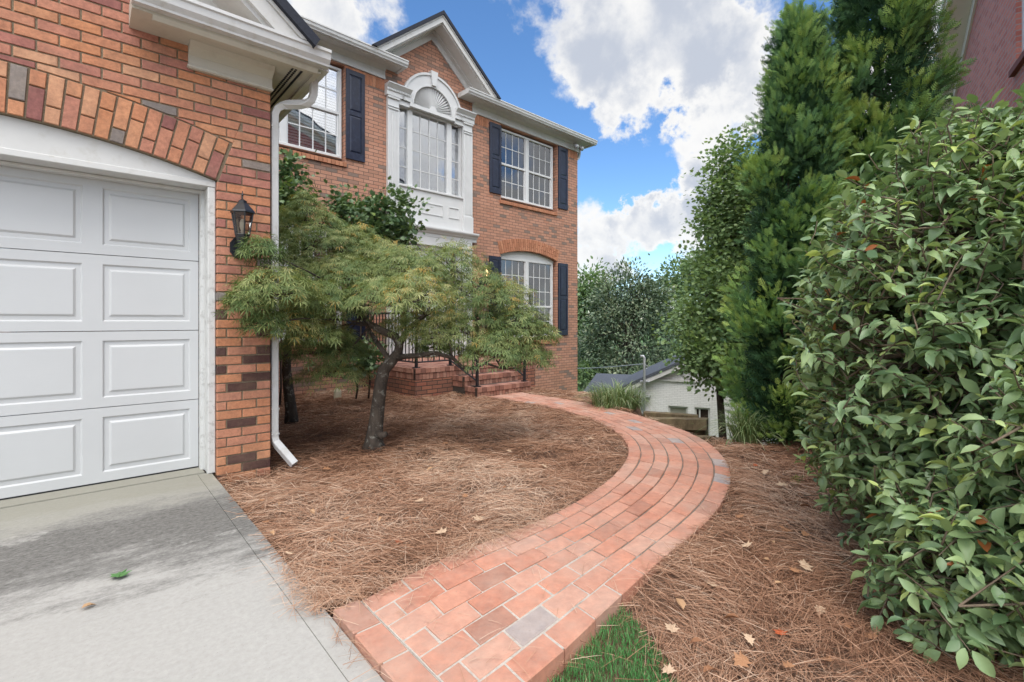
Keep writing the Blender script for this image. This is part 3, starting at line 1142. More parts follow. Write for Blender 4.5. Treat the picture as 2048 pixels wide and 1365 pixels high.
# mortar face, reveals and the core of the wall
mb.cur = 1
arc = [(AXC + math.sin(a) * ARI, AZC + math.cos(a) * ARI) for a in np.linspace(-A_END, A_END, 25)]
outer = [(RX0, -0.12), (-1.83, -0.12)] + [(-1.83, 2.16)] + arc[1:-1] + [(0.73, 2.16), (0.73, -0.12), (RX1 - 0.004, -0.12), (RX1 - 0.004, rake_z(RX1) - 0.02), (-2.1, rake_z(-2.1) - 0.02), (RX0, rake_z(RX0) - 0.02)]
mb.prism(outer, GY + 0.009, GY + 0.20)
mb.build('wall', [GAR_BRICK, MORTAR], gar)
mb = MB()
mb.box(1.0, RX1 - 0.006, GY + 0.202, 8.60, -0.3, 3.08)
mb.build('side_wall', HOUSE_BRICK, gar)
mb = MB()
mb.box(RX0, RX0 + 0.1, GY + 0.202, 8.6, -0.3, 3.08)
mb.build('side_wall', HOUSE_BRICK, gar)

# garage door: four rows of four raised panels
door = MB()
DY = 4.37
DX0, DX1 = -1.80, 0.645
pw = (DX1 - DX0) / 4
for r_ in range(4):
    z0, z1 = (0.016 if r_ == 0 else 0.004 + r_ * 0.5245), 0.004 + (r_ + 1) * 0.5245
    door.box(DX0, DX1, DY + 0.013, DY + 0.04, z0 + 0.001, z1 - 0.003)
    # section skin around the panels
    xs_ = [DX0] + [DX0 + pw * k + o for k in range(4) for o in (0.052, pw - 0.052)] + [DX1]
    zt, zb = z1 - 0.066, z0 + 0.066
    door.box(DX0, DX1, DY, DY + 0.012, z1 - 0.066, z1 - 0.0035)
    door.box(DX0, DX1, DY, DY + 0.012, z0 + 0.0015, z0 + 0.066)
    for k in range(0, len(xs_), 2):
        door.box(xs_[k], xs_[k + 1], DY, DY + 0.012, zb, zt)
    for k in range(4):
        xa, xb_ = DX0 + pw * k + 0.052, DX0 + pw * (k + 1) - 0.052
        door.rings(xa, xb_, zb, zt, [(0, DY), (0.010, DY + 0.0115), (0.034, DY + 0.0105), (0.047, DY + 0.001), (0.052, DY + 0.0005)])
gd = door.build('garage_door', DOOR_WHITE, gar)
sl_ = MB()
sl_.box(DX0, DX1, DY + 0.004, DY + 0.036, 0.0065, 0.0155)
sl_.build('rubber_seal', BLACK, gd)
fr = MB()
fr.bbox(0.672, 0.722, GY + 0.035, DY - 0.03, -0.0, 2.106, 0.006)
fr.bbox(0.648, 0.700, DY - 0.075, DY - 0.002, 0.0, 2.106, 0.004)
fr.build('door_casing', WHITE_WORN, gar)
fr = MB()
fr.bbox(-1.822, -1.772, GY + 0.035, DY - 0.03, 0.0, 2.106, 0.006)
fr.bbox(-1.80, -1.775, DY - 0.075, DY - 0.002, 0.0, 2.106, 0.004)
fr.build('door_casing', WHITE_WORN, gar)
hd = MB()
hp = [(-1.822, 2.150)] + [(x, z - 0.004) for x, z in arc if z > 2.158] + [(0.722, 2.150)]
hd.prism(hp, GY + 0.045, GY + 0.10)
hd.bbox(-1.822, 0.722, GY + 0.032, DY + 0.03, 2.107, 2.149, 0.004)
hd.bbox(-1.76, 0.66, DY - 0.07, DY - 0.004, 2.085, 2.106, 0.004)
hd.build('header_board', WHITE_TRIM, gar)

# cornice return, soffit and gutter of the garage
cr = MB()
cr.box(0.215, 1.362, 3.84, GY - 0.002, 3.075, 3.205)            # boxed eave
cr.prof_x([(3.84, 3.075), (3.86, 3.05), (3.90, 3.05), (3.90, 3.075)], 0.32, 1.36)
cr.prof_x([(GY - 0.002, 2.912), (GY - 0.034, 2.912), (GY - 0.034, 2.935), (GY - 0.026, 2.945), (GY - 0.026, 3.005), (GY - 0.045, 3.02), (GY - 0.085, 3.045), (GY - 0.115, 3.074), (GY - 0.002, 3.074)], 0.545, 1.094)
cr.prof_x([(GY - 0.004, 2.918), (GY - 0.041, 2.918), (GY - 0.041, 2.929), (GY - 0.004, 2.929)], 0.538, 1.100)
cr.box(1.090, 1.362, GY, 8.2, 3.075, 3.205)
cr.box(1.345, 1.385, 3.86, 8.2, 3.055, 3.07)
cr.build('cornice', CREAM, gar)
vt = MB()
for k in range(46):
    for dx in (0.0, 0.026):
        y = 3.93 + k * 0.034 + (0.012 if dx else 0)
        vt.box(1.195 + dx, 1.209 + dx, y, y + 0.018, 3.068, 3.0745)
vt.box(1.262, 1.272, 3.92, 8.0, 3.062, 3.0745)
vt.build('soffit_vent', INTERIOR, gar)


def gutter_prof(y, z):
    return [(y + 0.10, z - 0.115), (y + 0.045, z - 0.115), (y + 0.042, z - 0.10), (y + 0.018, z - 0.072), (y + 0.012, z - 0.03), (y, z - 0.022), (y, z), (y + 0.008, z), (y + 0.010, z - 0.015), (y + 0.10, z - 0.015)]


gt = MB()
gt.prof_x(gutter_prof(3.74, 3.208), 0.212, 1.425)
gt.box(1.362, 1.442, 3.845, 8.2, 3.085, 3.205)
gt.build('gutter', GUTTER, gar)
rf = MB()
for sgn in (1, -1):
    def rp(x, dz):
        return (-2.1 + sgn * (x + 2.1), 3.441 - 0.80 * (x - 1.068) + dz)
    a_, b_ = rp(-2.1, 0), rp(1.325, 0)
    c_, d_ = rp(1.29, -0.09), rp(-2.1, -0.09)
    rf.prism([a_, b_, c_, d_], 3.70, 8.9)
rf.build('roof', SHINGLE, gar)
fs = MB()
for sgn in (1, -1):
    for dz0, dz1, y0, y1 in ((-0.092, -0.125, 3.735, 3.78), (-0.127, -0.262, 3.752, 3.79), (-0.30, -0.45, GY - 0.03, GY - 0.002)):
        p = [(-2.1, dz0), (1.068 + (0.229 + dz0) / 0.8, dz0), (1.068 + (0.229 + dz1) / 0.8, dz1), (-2.1, dz1)]
        q = [(-2.1 + sgn * (x + 2.1), 3.441 - 0.80 * (x - 1.068) + dz) for x, dz in p]
        fs.prism(q, y0, y1)
    q = [(-2.1 + sgn * (x + 2.1), 3.441 - 0.80 * (x - 1.068) + dz) for x, dz in ((-2.1, -0.24), (1.04, -0.24), (0.97, -0.30), (-2.1, -0.30))]
    fs.prism(q, 3.79, GY - 0.002)
fs.build('rake_fascia', WHITE_TRIM, gar)

ds = MB()
path = [(1.40, 4.06, 3.083), (1.40, 4.06, 3.02), (1.398, 4.065, 2.97), (1.385, 4.075, 2.925), (1.355, 4.09, 2.895), (1.31, 4.11, 2.88), (1.22, 4.145, 2.862), (1.18, 4.155, 2.845),
        (1.148, 4.165, 2.815), (1.132, 4.17, 2.77), (1.130, 4.17, 2.70), (1.130, 4.17, 1.2), (1.130, 4.17, 0.20), (1.135, 4.165, 0.165), (1.150, 4.145, 0.135), (1.24, 4.03, -0.01)]
ds.rectpipe(path, 0.052, 0.062, (1, 0, 0))
for k in range(-2, 3):
    ds.tube([(1.130 + k * 0.0095, 4.1385, 2.70), (1.130 + k * 0.0095, 4.1385, 0.21)], 0.0025, 4, False)
for zz in (2.66, 1.05, 0.42, 0.22):
    ds.box(1.101, 1.159, 4.1375, 4.2025, zz, zz + 0.012)
tag(ds.build('garage_downspout', GUTTER), 'white downspout down the garage corner kicking out onto the straw', 'downspout')


# ------------------------------------------------------------------ wall lanterns
def lantern(name, label, loc, rz, s=1.0, lit=0.0, bell=False):
    t = thing(name, label, 'wall lantern', loc, rz)
    m = MB()
    pl = [(0.062 * math.cos(a) * s, 0.088 * math.sin(a) * s) for a in [R(22.5 + 45 * k) for k in range(8)]]
    m.prism(pl, -0.016 * s, 0.0)
    m.prism([(x * .72, z * .72) for x, z in pl], -0.026 * s, -0.016 * s)
    m.build('back_plate', BLACK, t)
    a = MB()
    a.tube([(0, -0.02 * s, 0.0), (0, -0.06 * s, -0.022 * s), (0, -0.11 * s, -0.02 * s), (0, -0.135 * s, 0.02 * s), (0, -0.14 * s, 0.065 * s)], [0.012 * s, 0.014 * s, 0.016 * s, 0.018 * s, 0.022 * s], 8)
    a.lathe([(0.008 * s, -0.075 * s), (0.017 * s, -0.06 * s), (0.010 * s, -0.045 * s), (0.028 * s, -0.02 * s), (0.034 * s, 0.03 * s), (0.046 * s, 0.062 * s), (0.050 * s, 0.078 * s)], (0, -0.14 * s, 0), 8)
    a.build('bracket', BLACK, t)
    cz, cy = 0.08 * s, -0.14 * s
    hb, ht, hh = 0.048 * s, 0.074 * s, 0.165 * s
    fr_ = MB()
    for k in range(6):
        a0 = R(60 * k + 30)
        fr_.tube([(hb * math.cos(a0), cy + hb * math.sin(a0), cz), (ht * math.cos(a0), cy + ht * math.sin(a0), cz + hh)], 0.0052 * s, 5)
    for r0, zz in ((hb, cz), (ht, cz + hh)):
        ring = [(r0 * math.cos(R(60 * k + 30)), cy + r0 * math.sin(R(60 * k + 30)), zz) for k in range(7)]
        fr_.tube(ring, 0.006 * s, 5)
    fr_.build('cage', BLACK, t)
    g = MB()
    g.lathe([(hb * .95, 0), (ht * .95, hh)], (0, cy, cz), 6, R(30))
    g.build('lantern_glass', LAMPGLASS, t)
    rt = MB()
    if bell:
        prof = [(0.088 * s, 0), (0.080 * s, 0.010 * s), (0.052 * s, 0.035 * s), (0.034 * s, 0.06 * s), (0.018 * s, 0.078 * s), (0.008 * s, 0.09 * s), (0.012 * s, 0.105 * s), (0.005 * s, 0.118 * s), (0.003 * s, 0.165 * s)]
        rt.lathe(prof, (0, cy, cz + hh), 12)
    else:
        rt.lathe([(0.088 * s, 0), (0.084 * s, 0.012 * s), (0.034 * s, 0.072 * s), (0.030 * s, 0.074 * s), (0.030 * s, 0.088 * s), (0.016 * s, 0.098 * s), (0.005 * s, 0.106 * s), (0.0045 * s, 0.128 * s), (0.009 * s, 0.134 * s), (0.004 * s, 0.148 * s), (0.002 * s, 0.165 * s)], (0, cy, cz + hh), 6, R(30))
    rt.build('cap', BLACK, t)
    bl = MB()
    bl.lathe([(0.012 * s, 0), (0.012 * s, 0.03 * s), (0.020 * s, 0.055 * s), (0.021 * s, 0.085 * s), (0.012 * s, 0.11 * s), (0.003 * s, 0.118 * s)], (0, cy, cz + 0.004), 10)
    bm_ = NT('bulb_lit' if lit else 'bulb_glass')
    bm_.col((0.75, 0.70, 0.58))
    bm_.set(Roughness=0.15)
    if lit:
        bm_.b.inputs['Emission Color'].default_value = (1.0, 0.62, 0.30, 1)
        bm_.b.inputs['Emission Strength'].default_value = lit
    bl.build('bulb', bm_.m, t, smooth=True)
    return t


lantern('wall_lantern', 'black six sided lantern on the brick pier beside the garage door', (0.862, GY - 0.002, 1.672), 0, 0.98)

# ------------------------------------------------------------------ main house (local frame: x along the facade, y into the house)
HR = R(2.4)
house = thing('brick_house', 'two storey brick house with white bay window, gable and navy shutters', 'house', (2.5, 8.66, 0), HR)
XC = 2.94
LA = dict(xc=5.90, hw=1.01, spring=2.71, rise=0.155)     # lower right arched opening
LB = dict(xc=0.02, hw=1.04, spring=2.71, rise=0.155)     # lower left arched opening


def arc_pts(d, off=0.0, n=15):
    hw, ri = d['hw'], d['rise']
    rad = (hw * hw + ri * ri) / (2 * ri)
    e = math.asin(hw / rad)
    zc = d['spring'] + ri - rad
    return [(d['xc'] + math.sin(a) * (rad + off), zc + math.cos(a) * (rad + off)) for a in np.linspace(-e, e, n)], rad, zc, e


UR = (4.90, 6.92, 4.0, 5.785)
UL = (-1.02, 1.06, 4.0, 5.785)
BAY = (2.10, 3.80, 3.80, 5.52)
DOOR = (2.10, 3.80, 0.36, 2.86)
holes = []
for x0, x1, z0, z1 in (UR, UL, BAY, DOOR):
    holes.append([(x0, z0), (x1, z0), (x1, z1), (x0, z1)])
for d in (LA, LB):
    pts, *_ = arc_pts(d)
    holes.append([(d['xc'] - d['hw'], 0.63), (d['xc'] + d['hw'], 0.63)] + list(reversed(pts)))
outl = [(-3.2, -1.6), (7.77, -1.6), (7.77, 6.03), (XC + 1.36, 6.03), (XC, 7.12), (XC - 1.36, 6.03), (-3.2, 6.03)]
wl = MB()
loops = [[Vector((x, z, 0)) for x, z in outl]] + [[Vector((x, z, 0)) for x, z in h] for h in holes]
tri = tessellate_polygon(loops)
allp = [(x, 0.0, z) for L_ in ([outl] + holes) for x, z in L_]
wl.add(allp, [tuple(t) for t in tri])
for h in holes:                                           # reveals
    n = len(h)
    wl.add([(x, 0, z) for x, z in h] + [(x, 0.30, z) for x, z in h], [(i, (i + 1) % n, n + (i + 1) % n, n + i) for i in range(n)])
wl.add([(7.77, 0, -1.6), (7.77, 9, -1.6), (7.77, 9, 6.03), (7.77, 0, 6.03)], [(0, 1, 2, 3)])
wl.add([(-3.2, 9, -1.6), (7.77, 9, -1.6), (7.77, 9, 6.03), (-3.2, 9, 6.03)], [(0, 1, 2, 3)])
wl.add([(-3.2, 0, -1.6), (-3.2, 9, -1.6), (-3.2, 9, 6.03), (-3.2, 0, 6.03)], [(0, 1, 2, 3)])
wl.build('wall', HOUSE_BRICK, house)
rm = MB()
for x0, x1, z0, z1 in (UR, UL, BAY, DOOR, (4.89, 6.91, 0.63, 2.87), (-1.02, 1.06, 0.63, 2.87)):
    rm.box(x0 - 0.2, x1 + 0.2, 0.31, 0.34, z0 - 0.1, z1 + 0.1)
rm.build('room_backing', INTERIOR, house)


def arch_bricks(d, name):
    m = MB()
    pts, rad, zc, e = arc_pts(d)
    e *= 1.012
    n_ = 29
    for k in range(n_):
        a0, a1 = -e + 2 * e * k / n_, -e + 2 * e * (k + 1) / n_
        g = 0.004 / rad
        cut = 0.095 if k % 2 else 0.2
        for r0, r1 in ((0.001, cut - 0.004), (cut + 0.004, 0.30)):
            m.tint = random.random()
            brick_poly(m, [(d['xc'] + math.sin(a) * (rad + r), zc + math.cos(a) * (rad + r)) for a, r in ((a0 + g, r0), (a1 - g, r0), (a1 - g, r1), (a0 + g, r1))], -0.012, 0.06)
    m.build(name, VOUSSOIR, house)


arch_bricks(LA, 'window_arch')
arch_bricks(LB, 'window_arch')


def window(x0, x1, z0, z1, rows=(2, 2), glass=GLASS, y=0.085, spandrel=None, tilt=40, pull=1.0, sill_z=None):
    """pair of double hung sashes with blinds behind the glass"""
    f_ = MB()
    fw = 0.045
    xm = (x0 + x1) / 2
    f_.bbox(x0, x0 + fw, y, y + 0.09, z0, z1, 0.005)
    f_.bbox(x1 - fw, x1, y, y + 0.09, z0, z1, 0.005)
    f_.bbox(x0 + fw, x1 - fw, y, y + 0.09, z1 - fw, z1, 0.005)
    f_.bbox(x0 + fw, x1 - fw, y - 0.02, y + 0.09, z0, z0 + 0.05, 0.005)
    f_.bbox(xm - 0.055, xm + 0.055, y, y + 0.09, z0 + 0.05, z1 - fw, 0.005)
    if spandrel:
        pts, *_ = arc_pts(spandrel, -0.005)
        f_.prism([(x0 - 0.02, z1 + 0.001)] + [p for p in pts if p[1] > z1 + 0.002] + [(x1 + 0.02, z1 + 0.001)], y + 0.01, y + 0.06)
    zr = z0 + (z1 - z0) * rows[1] / (rows[0] + rows[1])
    units = ((x0 + fw, xm - 0.055), (xm + 0.055, x1 - fw))
    for a, c in units:                                   # meeting rails and sash edges
        f_.bbox(a, c, y + 0.015, y + 0.075, zr - 0.022, zr + 0.026, 0.004)
        f_.bbox(a, a + 0.022, y + 0.02, y + 0.07, zr + 0.026, z1 - fw, 0.003)
        f_.bbox(c - 0.022, c, y + 0.02, y + 0.07, zr + 0.026, z1 - fw, 0.003)
        f_.bbox(a, a + 0.03, y + 0.035, y + 0.08, z0 + 0.05, zr - 0.022, 0.003)
        f_.bbox(c - 0.03, c, y + 0.035, y + 0.08, z0 + 0.05, zr - 0.022, 0.003)
    w = f_.build('window', WHITE, house)
    for a, c in units:
        g = MB()
        g.box(a + 0.02, c - 0.02, y + 0.044, y + 0.048, zr + 0.02, z1 - fw + 0.002)
        g.box(a + 0.028, c - 0.028, y + 0.058, y + 0.062, z0 + 0.048, zr - 0.018)
        g.build('pane', glass, w)
    gr = MB()
    for a, c in units:
        for k in range(1, 4):
            xk = a + (c - a) * k / 4
            gr.box(xk - 0.009, xk + 0.009, y + 0.036, y + 0.043, zr + 0.027, z1 - fw - 0.001)
            gr.box(xk - 0.009, xk + 0.009, y + 0.050, y + 0.057, z0 + 0.051, zr - 0.023)
        for base, top, nr, yy in ((zr + 0.026, z1 - fw, rows[0], y + 0.035), (z0 + 0.05, zr - 0.022, rows[1], y + 0.049)):
            for k in range(1, nr):
                zk = base + (top - base) * k / nr
                gr.box(a + 0.024, c - 0.024, yy, yy + 0.007, zk - 0.009, zk + 0.009)
    gr.build('muntin_grille', WHITE, w)
    for a, c in units:
        bl = MB()
        zz = z1 - fw - 0.03
        bl.box(a + 0.02, c - 0.02, y + 0.10, y + 0.16, zz, zz + 0.05)
        while zz > z0 + 0.08:
            zz -= 0.05
            dy, dz = 0.025 * math.cos(R(tilt)), 0.025 * math.sin(R(tilt))
            bl.hexa([(a + 0.025, y + 0.13 - dy, zz + dz * -1 - .0015), (c - 0.025, y + 0.13 - dy, zz - dz - .0015), (c - 0.025, y + 0.13 + dy, zz + dz - .0015), (a + 0.025, y + 0.13 + dy, zz + dz - .0015),
                     (a + 0.025, y + 0.13 - dy, zz - dz + .0015), (c - 0.025, y + 0.13 - dy, zz - dz + .0015), (c - 0.025, y + 0.13 + dy, zz + dz + .0015), (a + 0.025, y + 0.13 + dy, zz + dz + .0015)])
        for fx in (0.25, 0.75):
            xx = a + (c - a) * fx
            bl.box(xx - 0.002, xx + 0.002, y + 0.10, y + 0.102, z0 + 0.08, z1 - fw)
        bl.build('blind', BLIND, w)
    if sill_z is not None:
        s = MB()
        n_ = 29
        for k in range(n_):
            xa = x0 - 0.05 + (x1 - x0 + 0.10) * k / n_
            xb_ = x0 - 0.05 + (x1 - x0 + 0.10) * (k + 1) / n_ - 0.008
            s.tint = random.random()
            s.hexa([(xa, -0.04, sill_z - 0.10), (xb_, -0.04, sill_z - 0.10), (xb_, 0.08, sill_z - 0.10), (xa, 0.08, sill_z - 0.10),
                    (xa, -0.04, sill_z - 0.02), (xb_, -0.04, sill_z - 0.02), (xb_, 0.08, sill_z), (xa, 0.08, sill_z)])
        s.build('brick_sill', VOUSSOIR, w)
    return w


window(4.915, 6.845, 4.075, 5.745, (2, 2), sill_z=4.01, tilt=28)
window(-1.0, 1.035, 4.095, 5.745, (2, 2), glass=GLASS_BRIGHT, sill_z=4.03, tilt=55)
window(4.905, 6.845, 0.72, 2.655, (3, 2), spandrel=LA, sill_z=0.64, tilt=12)
window(-1.0, 1.045, 0.76, 2.655, (3, 2), spandrel=LB, sill_z=0.70, glass=GLASS_BRIGHT, tilt=30)


def shutter(x0, x1, z0, z1, split=0.52):
    m = MB()
    m.box(x0, x1, -0.022, -0.002, z0, z1)
    zs = z0 + (z1 - z0) * split
    st = 0.062
    m.bbox(x0, x0 + st, -0.034, -0.0225, z0, z1, .003)
    m.bbox(x1 - st, x1, -0.034, -0.0225, z0, z1, .003)
    for a, c in ((z0, z0 + 0.13), (zs - 0.04, zs + 0.04), (z1 - 0.085, z1)):
        m.bbox(x0 + st, x1 - st, -0.034, -0.0225, a, c, .003)
    for a, c in ((z0 + 0.13, zs - 0.04), (zs + 0.04, z1 - 0.085)):
        m.rings(x0 + st + 0.012, x1 - st - 0.012, a + 0.012, c - 0.012, [(0, -0.0225), (0.022, -0.031), (0.03, -0.0315)])
    m.build('shutter', NAVY, house)


shutter(4.535, 4.895, 4.11, 5.735)
shutter(6.945, 7.325, 4.125, 5.77)
shutter(1.070, 1.435, 4.095, 5.735)
shutter(4.525, 4.885, 0.75, 2.64)
shutter(6.945, 7.33, 0.75, 2.67)
shutter(1.085, 1.45, 0.78, 2.66)

# upright brick course under the frieze
for xa, xb_ in ((-3.0, -1.03), (1.066, 1.855), (4.035, 4.53), (7.33, 7.768)):
    sc = MB()
    x = xa
    while x < xb_ - 0.03:
        sc.tint = random.random()
        brick_poly(sc, [(x, 5.585), (min(x + 0.058, xb_), 5.585), (min(x + 0.058, xb_), 5.795), (x, 5.795)], -0.006, 0.03)
        x += 0.0675
    sc.build('soldier_course', VOUSSOIR, house)

# frieze, crown, soffit, gutters
FR = [(-0.001, 5.80), (-0.034, 5.80), (-0.034, 5.835), (-0.024, 5.84), (-0.024, 5.955), (-0.045, 5.965), (-0.06, 5.985), (-0.12, 6.015), (-0.001, 6.015)]
fz = MB()
fz.prof_x(FR, -3.0, 1.86)
fz.prof_x(FR, 4.03, 7.80)
fz.prof_x([(0.0, 0)] and [(-0.001, 6.018), (-0.31, 6.018), (-0.31, 6.09), (-0.001, 6.09)], -3.0, 2.09)
fz.prof_x([(-0.001, 6.018), (-0.31, 6.018), (-0.31, 6.09), (-0.001, 6.09)], 3.70, 8.06)
fz.prof_x([(-0.29, 5.992), (-0.31, 5.992), (-0.31, 6.017), (-0.29, 6.017)], -3.0, 2.05)
fz.prof_x([(-0.29, 5.992), (-0.31, 5.992), (-0.31, 6.017), (-0.29, 6.017)], 3.74, 8.06)
fz.box(7.771, 7.80, 0.0, 9, 5.80, 6.015)
fz.box(7.771, 8.06, 0.0, 9, 6.018, 6.09)
fz.build('frieze', WHITE_TRIM, house)
gu = MB()
gu.prof_x(gutter_prof(-0.41, 6.115), -3.0, 2.15)
gu.prof_x(gutter_prof(-0.41, 6.115), 3.63, 8.15)
gu.box(3.63, 3.70, -0.315, -0.002, 6.005, 6.11)
gu.box(2.09, 2.15, -0.315, -0.002, 6.005, 6.11)
gu.box(8.062, 8.145, -0.315, 9.0, 6.0, 6.112)
gu.build('gutter', GUTTER, house)

SL = 0.83
gb = MB()
AP = 7.42


def rk(x, dz):
    return (x, AP - SL * abs(x - XC) + dz)


for sgn in (1, -1):
    for d0, d1, y0, y1, zmin in ((-0.085, -0.115, -0.425, -0.37, 6.118), (-0.117, -0.225, -0.408, -0.372, 6.118), (-0.205, -0.25, -0.371, -0.001, 6.10), (-0.252, -0.275, -0.11, -0.001, 6.095), (-0.277, -0.42, -0.03, -0.001, 6.095)):
        e0, e1 = XC + sgn * (AP + d0 - zmin) / SL, XC + sgn * (AP + d1 - zmin) / SL
        gb.prism([rk(XC, d0), rk(e0, d0), rk(e1, d1), rk(XC, d1)], y0, y1)
gb.build('gable_trim', WHITE_TRIM, house)
ro = MB()
for sgn in (1, -1):
    e0, e1 = XC + sgn * (AP - 6.118) / SL, XC + sgn * (AP - 0.083 - 6.118) / SL
    ro.prism([rk(XC, 0), rk(e0, 0), rk(e1, -0.083), rk(XC, -0.083)], -0.45, 3.5)
for a, c, e, g in ((-3.0, XC - 1.46, -3.0, XC - 1.2), (XC + 1.46, 8.1, XC + 1.2, 8.1)):
    ro.hexa([(a, -0.36, 6.06), (c, -0.36, 6.06), (g, 4.5, 7.2), (e, 4.5, 7.2), (a, -0.36, 6.095), (c, -0.36, 6.095), (g, 4.5, 7.25), (e, 4.5, 7.25)])
ro.hexa([(XC - 1.3, 0.4, 6.26), (XC + 1.3, 0.4, 6.26), (XC + 1.3, 4.5, 7.2), (XC - 1.3, 4.5, 7.2), (XC - 1.3, 0.4, 6.28), (XC + 1.3, 0.4, 6.28), (XC + 1.3, 4.5, 7.24), (XC - 1.3, 4.5, 7.24)])
ro.hexa([(-3.0, 9.3, 6.06), (8.1, 9.3, 6.06), (8.1, 4.5, 7.2), (-3.0, 4.5, 7.2), (-3.0, 9.3, 6.095), (8.1, 9.3, 6.095), (8.1, 4.5, 7.25), (-3.0, 4.5, 7.25)])
ro.build('roof', SHINGLE, house)

# bay: pilasters, entablature with dentils, sunburst fan, big window, panelled apron
bt = MB()
for s in (-1, 1):
    xo = XC + s * 1.045
    xi = XC + s * 0.80
    a, c = min(xo, xi), max(xo, xi)
    bt.box(a, c, -0.06, -0.001, 3.43, 5.50)
    for k in range(5):                                     # raised reeds between the flutes
        xx = a + 0.045 + k * 0.036
        bt.bbox(xx, xx + 0.022, -0.072, -0.0605, 3.47, 5.22, .003)
    bt.bbox(a, a + 0.03, -0.074, -0.0605, 3.43, 5.24, .003)
    bt.bbox(c - 0.03, c, -0.074, -0.0605, 3.43, 5.24, .003)
    bt.bbox(a - 0.012, c + 0.012, -0.09, -0.001, 3.065, 3.428, .006)
    bt.bbox(a - 0.006, c + 0.006, -0.082, -0.0605, 5.25, 5.275, .003)
    bt.bbox(a - 0.006, c + 0.006, -0.082, -0.0605, 5.30, 5.315, .003)
    bt.bbox(a - 0.010, c + 0.010, -0.092, -0.0605, 5.455, 5.495, .004)
    # entablature block
    ex0, ex1 = (XC - 1.08, XC - 0.56) if s < 0 else (XC + 0.56, XC + 1.08)
    bt.prof_x([(-0.001, 5.50), (-0.095, 5.50), (-0.095, 5.585), (-0.105, 5.59), (-0.105, 5.632), (-0.125, 5.65), (-0.165, 5.69), (-0.185, 5.70), (-0.185, 5.722), (-0.001, 5.722)], ex0, ex1)
    xx = ex0 + 0.01
    while xx < ex1 - 0.02:
        bt.box(xx, xx + 0.02, -0.122, -0.1055, 5.592, 5.628)
        xx += 0.036
# lintel between the blocks
bt.box(XC - 0.56, XC + 0.56, -0.08, -0.001, 5.43, 5.50)
bt.box(XC - 0.80, XC - 0.561, -0.055, -0.001, 5.40, 5.499)
bt.box(XC + 0.561, XC + 0.80, -0.055, -0.001, 5.40, 5.499)
# apron
bt.box(XC - 0.80, XC + 0.80, -0.03, 0.05, 3.065, 3.80)
bt.bbox(XC - 0.80, XC + 0.80, -0.065, 0.09, 3.80, 3.845, .006)
for a, c in ((XC - 0.70, XC - 0.42), (XC - 0.27, XC + 0.27), (XC + 0.42, XC + 0.70)):
    bt.rings(a, c, 3.335, 3.575, [(0, -0.0302), (0.003, -0.044), (0.018, -0.044), (0.022, -0.0305)], cap=False)
bt.prof_x([(-0.001, 2.88), (-0.06, 2.88), (-0.06, 2.945), (-0.085, 2.955), (-0.10, 2.985), (-0.145, 3.01), (-0.16, 3.035), (-0.16, 3.062), (-0.001, 3.062)], XC - 1.10, XC + 1.17)
# door surround below
for s in (-1, 1):
    xo, xi = XC + s * 1.045, XC + s * 0.80
    a, c = min(xo, xi), max(xo, xi)
    bt.box(a, c, -0.06, -0.001, 0.37, 2.878)
    for k in range(5):
        xx = a + 0.045 + k * 0.036
        bt.bbox(xx, xx + 0.022, -0.072, -0.0605, 0.62, 2.66, .003)
    bt.bbox(a - 0.012, c + 0.012, -0.085, -0.0605, 2.70, 2.73, .003)
    bt.bbox(a - 0.012, c + 0.012, -0.085, -0.0605, 0.37, 0.60, .005)
bt.box(XC - 0.80, XC + 0.80, -0.055, -0.001, 2.70, 2.878)
bt.build('bay_surround', WHITE, house)
fan = MB()
nA = 25
FC = 5.50
for k in range(nA - 1):
    a0, a1 = math.pi * k / (nA - 1), math.pi * (k + 1) / (nA - 1)
    for (r0, r1, y) in ((0.50, 0.70, -0.07), (0.70, 0.745, -0.095), (0.475, 0.50, -0.085)):
        q = [(XC + math.cos(a) * r, FC + math.sin(a) * r) for a, r in ((a0, r0), (a0, r1), (a1, r1), (a1, r0))]
        fan.prism(q, y, -0.001)
    # sunburst blades
    q0, q1 = a0 + 0.012, a1 - 0.012
    am = (a0 + a1) / 2
    v = [(XC + math.cos(q0) * .07, -0.035, FC + math.sin(q0) * .07), (XC + math.cos(q0) * .472, -0.022, FC + math.sin(q0) * .472),
         (XC + math.cos(am) * .472, -0.062, FC + math.sin(am) * .472), (XC + math.cos(q1) * .472, -0.022, FC + math.sin(q1) * .472),
         (XC + math.cos(q1) * .07, -0.035, FC + math.sin(q1) * .07), (XC + math.cos(am) * .07, -0.045, FC + math.sin(am) * .07)]
    fan.add(v, [(0, 1, 2, 5), (5, 2, 3, 4)])
half = [(XC + math.cos(a) * 0.475, FC + math.sin(a) * 0.475) for a in np.linspace(0, math.pi, 21)]
fan.prism(half, -0.012, -0.001)
hub = [(XC + math.cos(a) * 0.085, FC + math.sin(a) * 0.085) for a in np.linspace(0, math.pi, 11)]
fan.prism(hub, -0.075, -0.0125)
fan.prism([(XC - 0.05, FC + 0.50), (XC + 0.05, FC + 0.50), (XC + 0.085, FC + 0.795), (XC - 0.085, FC + 0.795)], -0.125, -0.001)
fan.build('sunburst_fan', WHITE, house)
bw = MB()
y = 0.03
bw.box(XC - 0.84, XC - 0.77, y, y + 0.12, 3.846, 5.40)
bw.box(XC + 0.77, XC + 0.84, y, y + 0.12, 3.846, 5.40)
bw.box(XC - 0.84, XC + 0.84, y - 0.01, y + 0.12, 5.401, 5.50)
for xx in (XC - 0.55, XC + 0.435):
    bw.bbox(xx, xx + 0.115, y, y + 0.12, 3.846, 5.40, .006)
bwo = bw.build('window', WHITE, house)
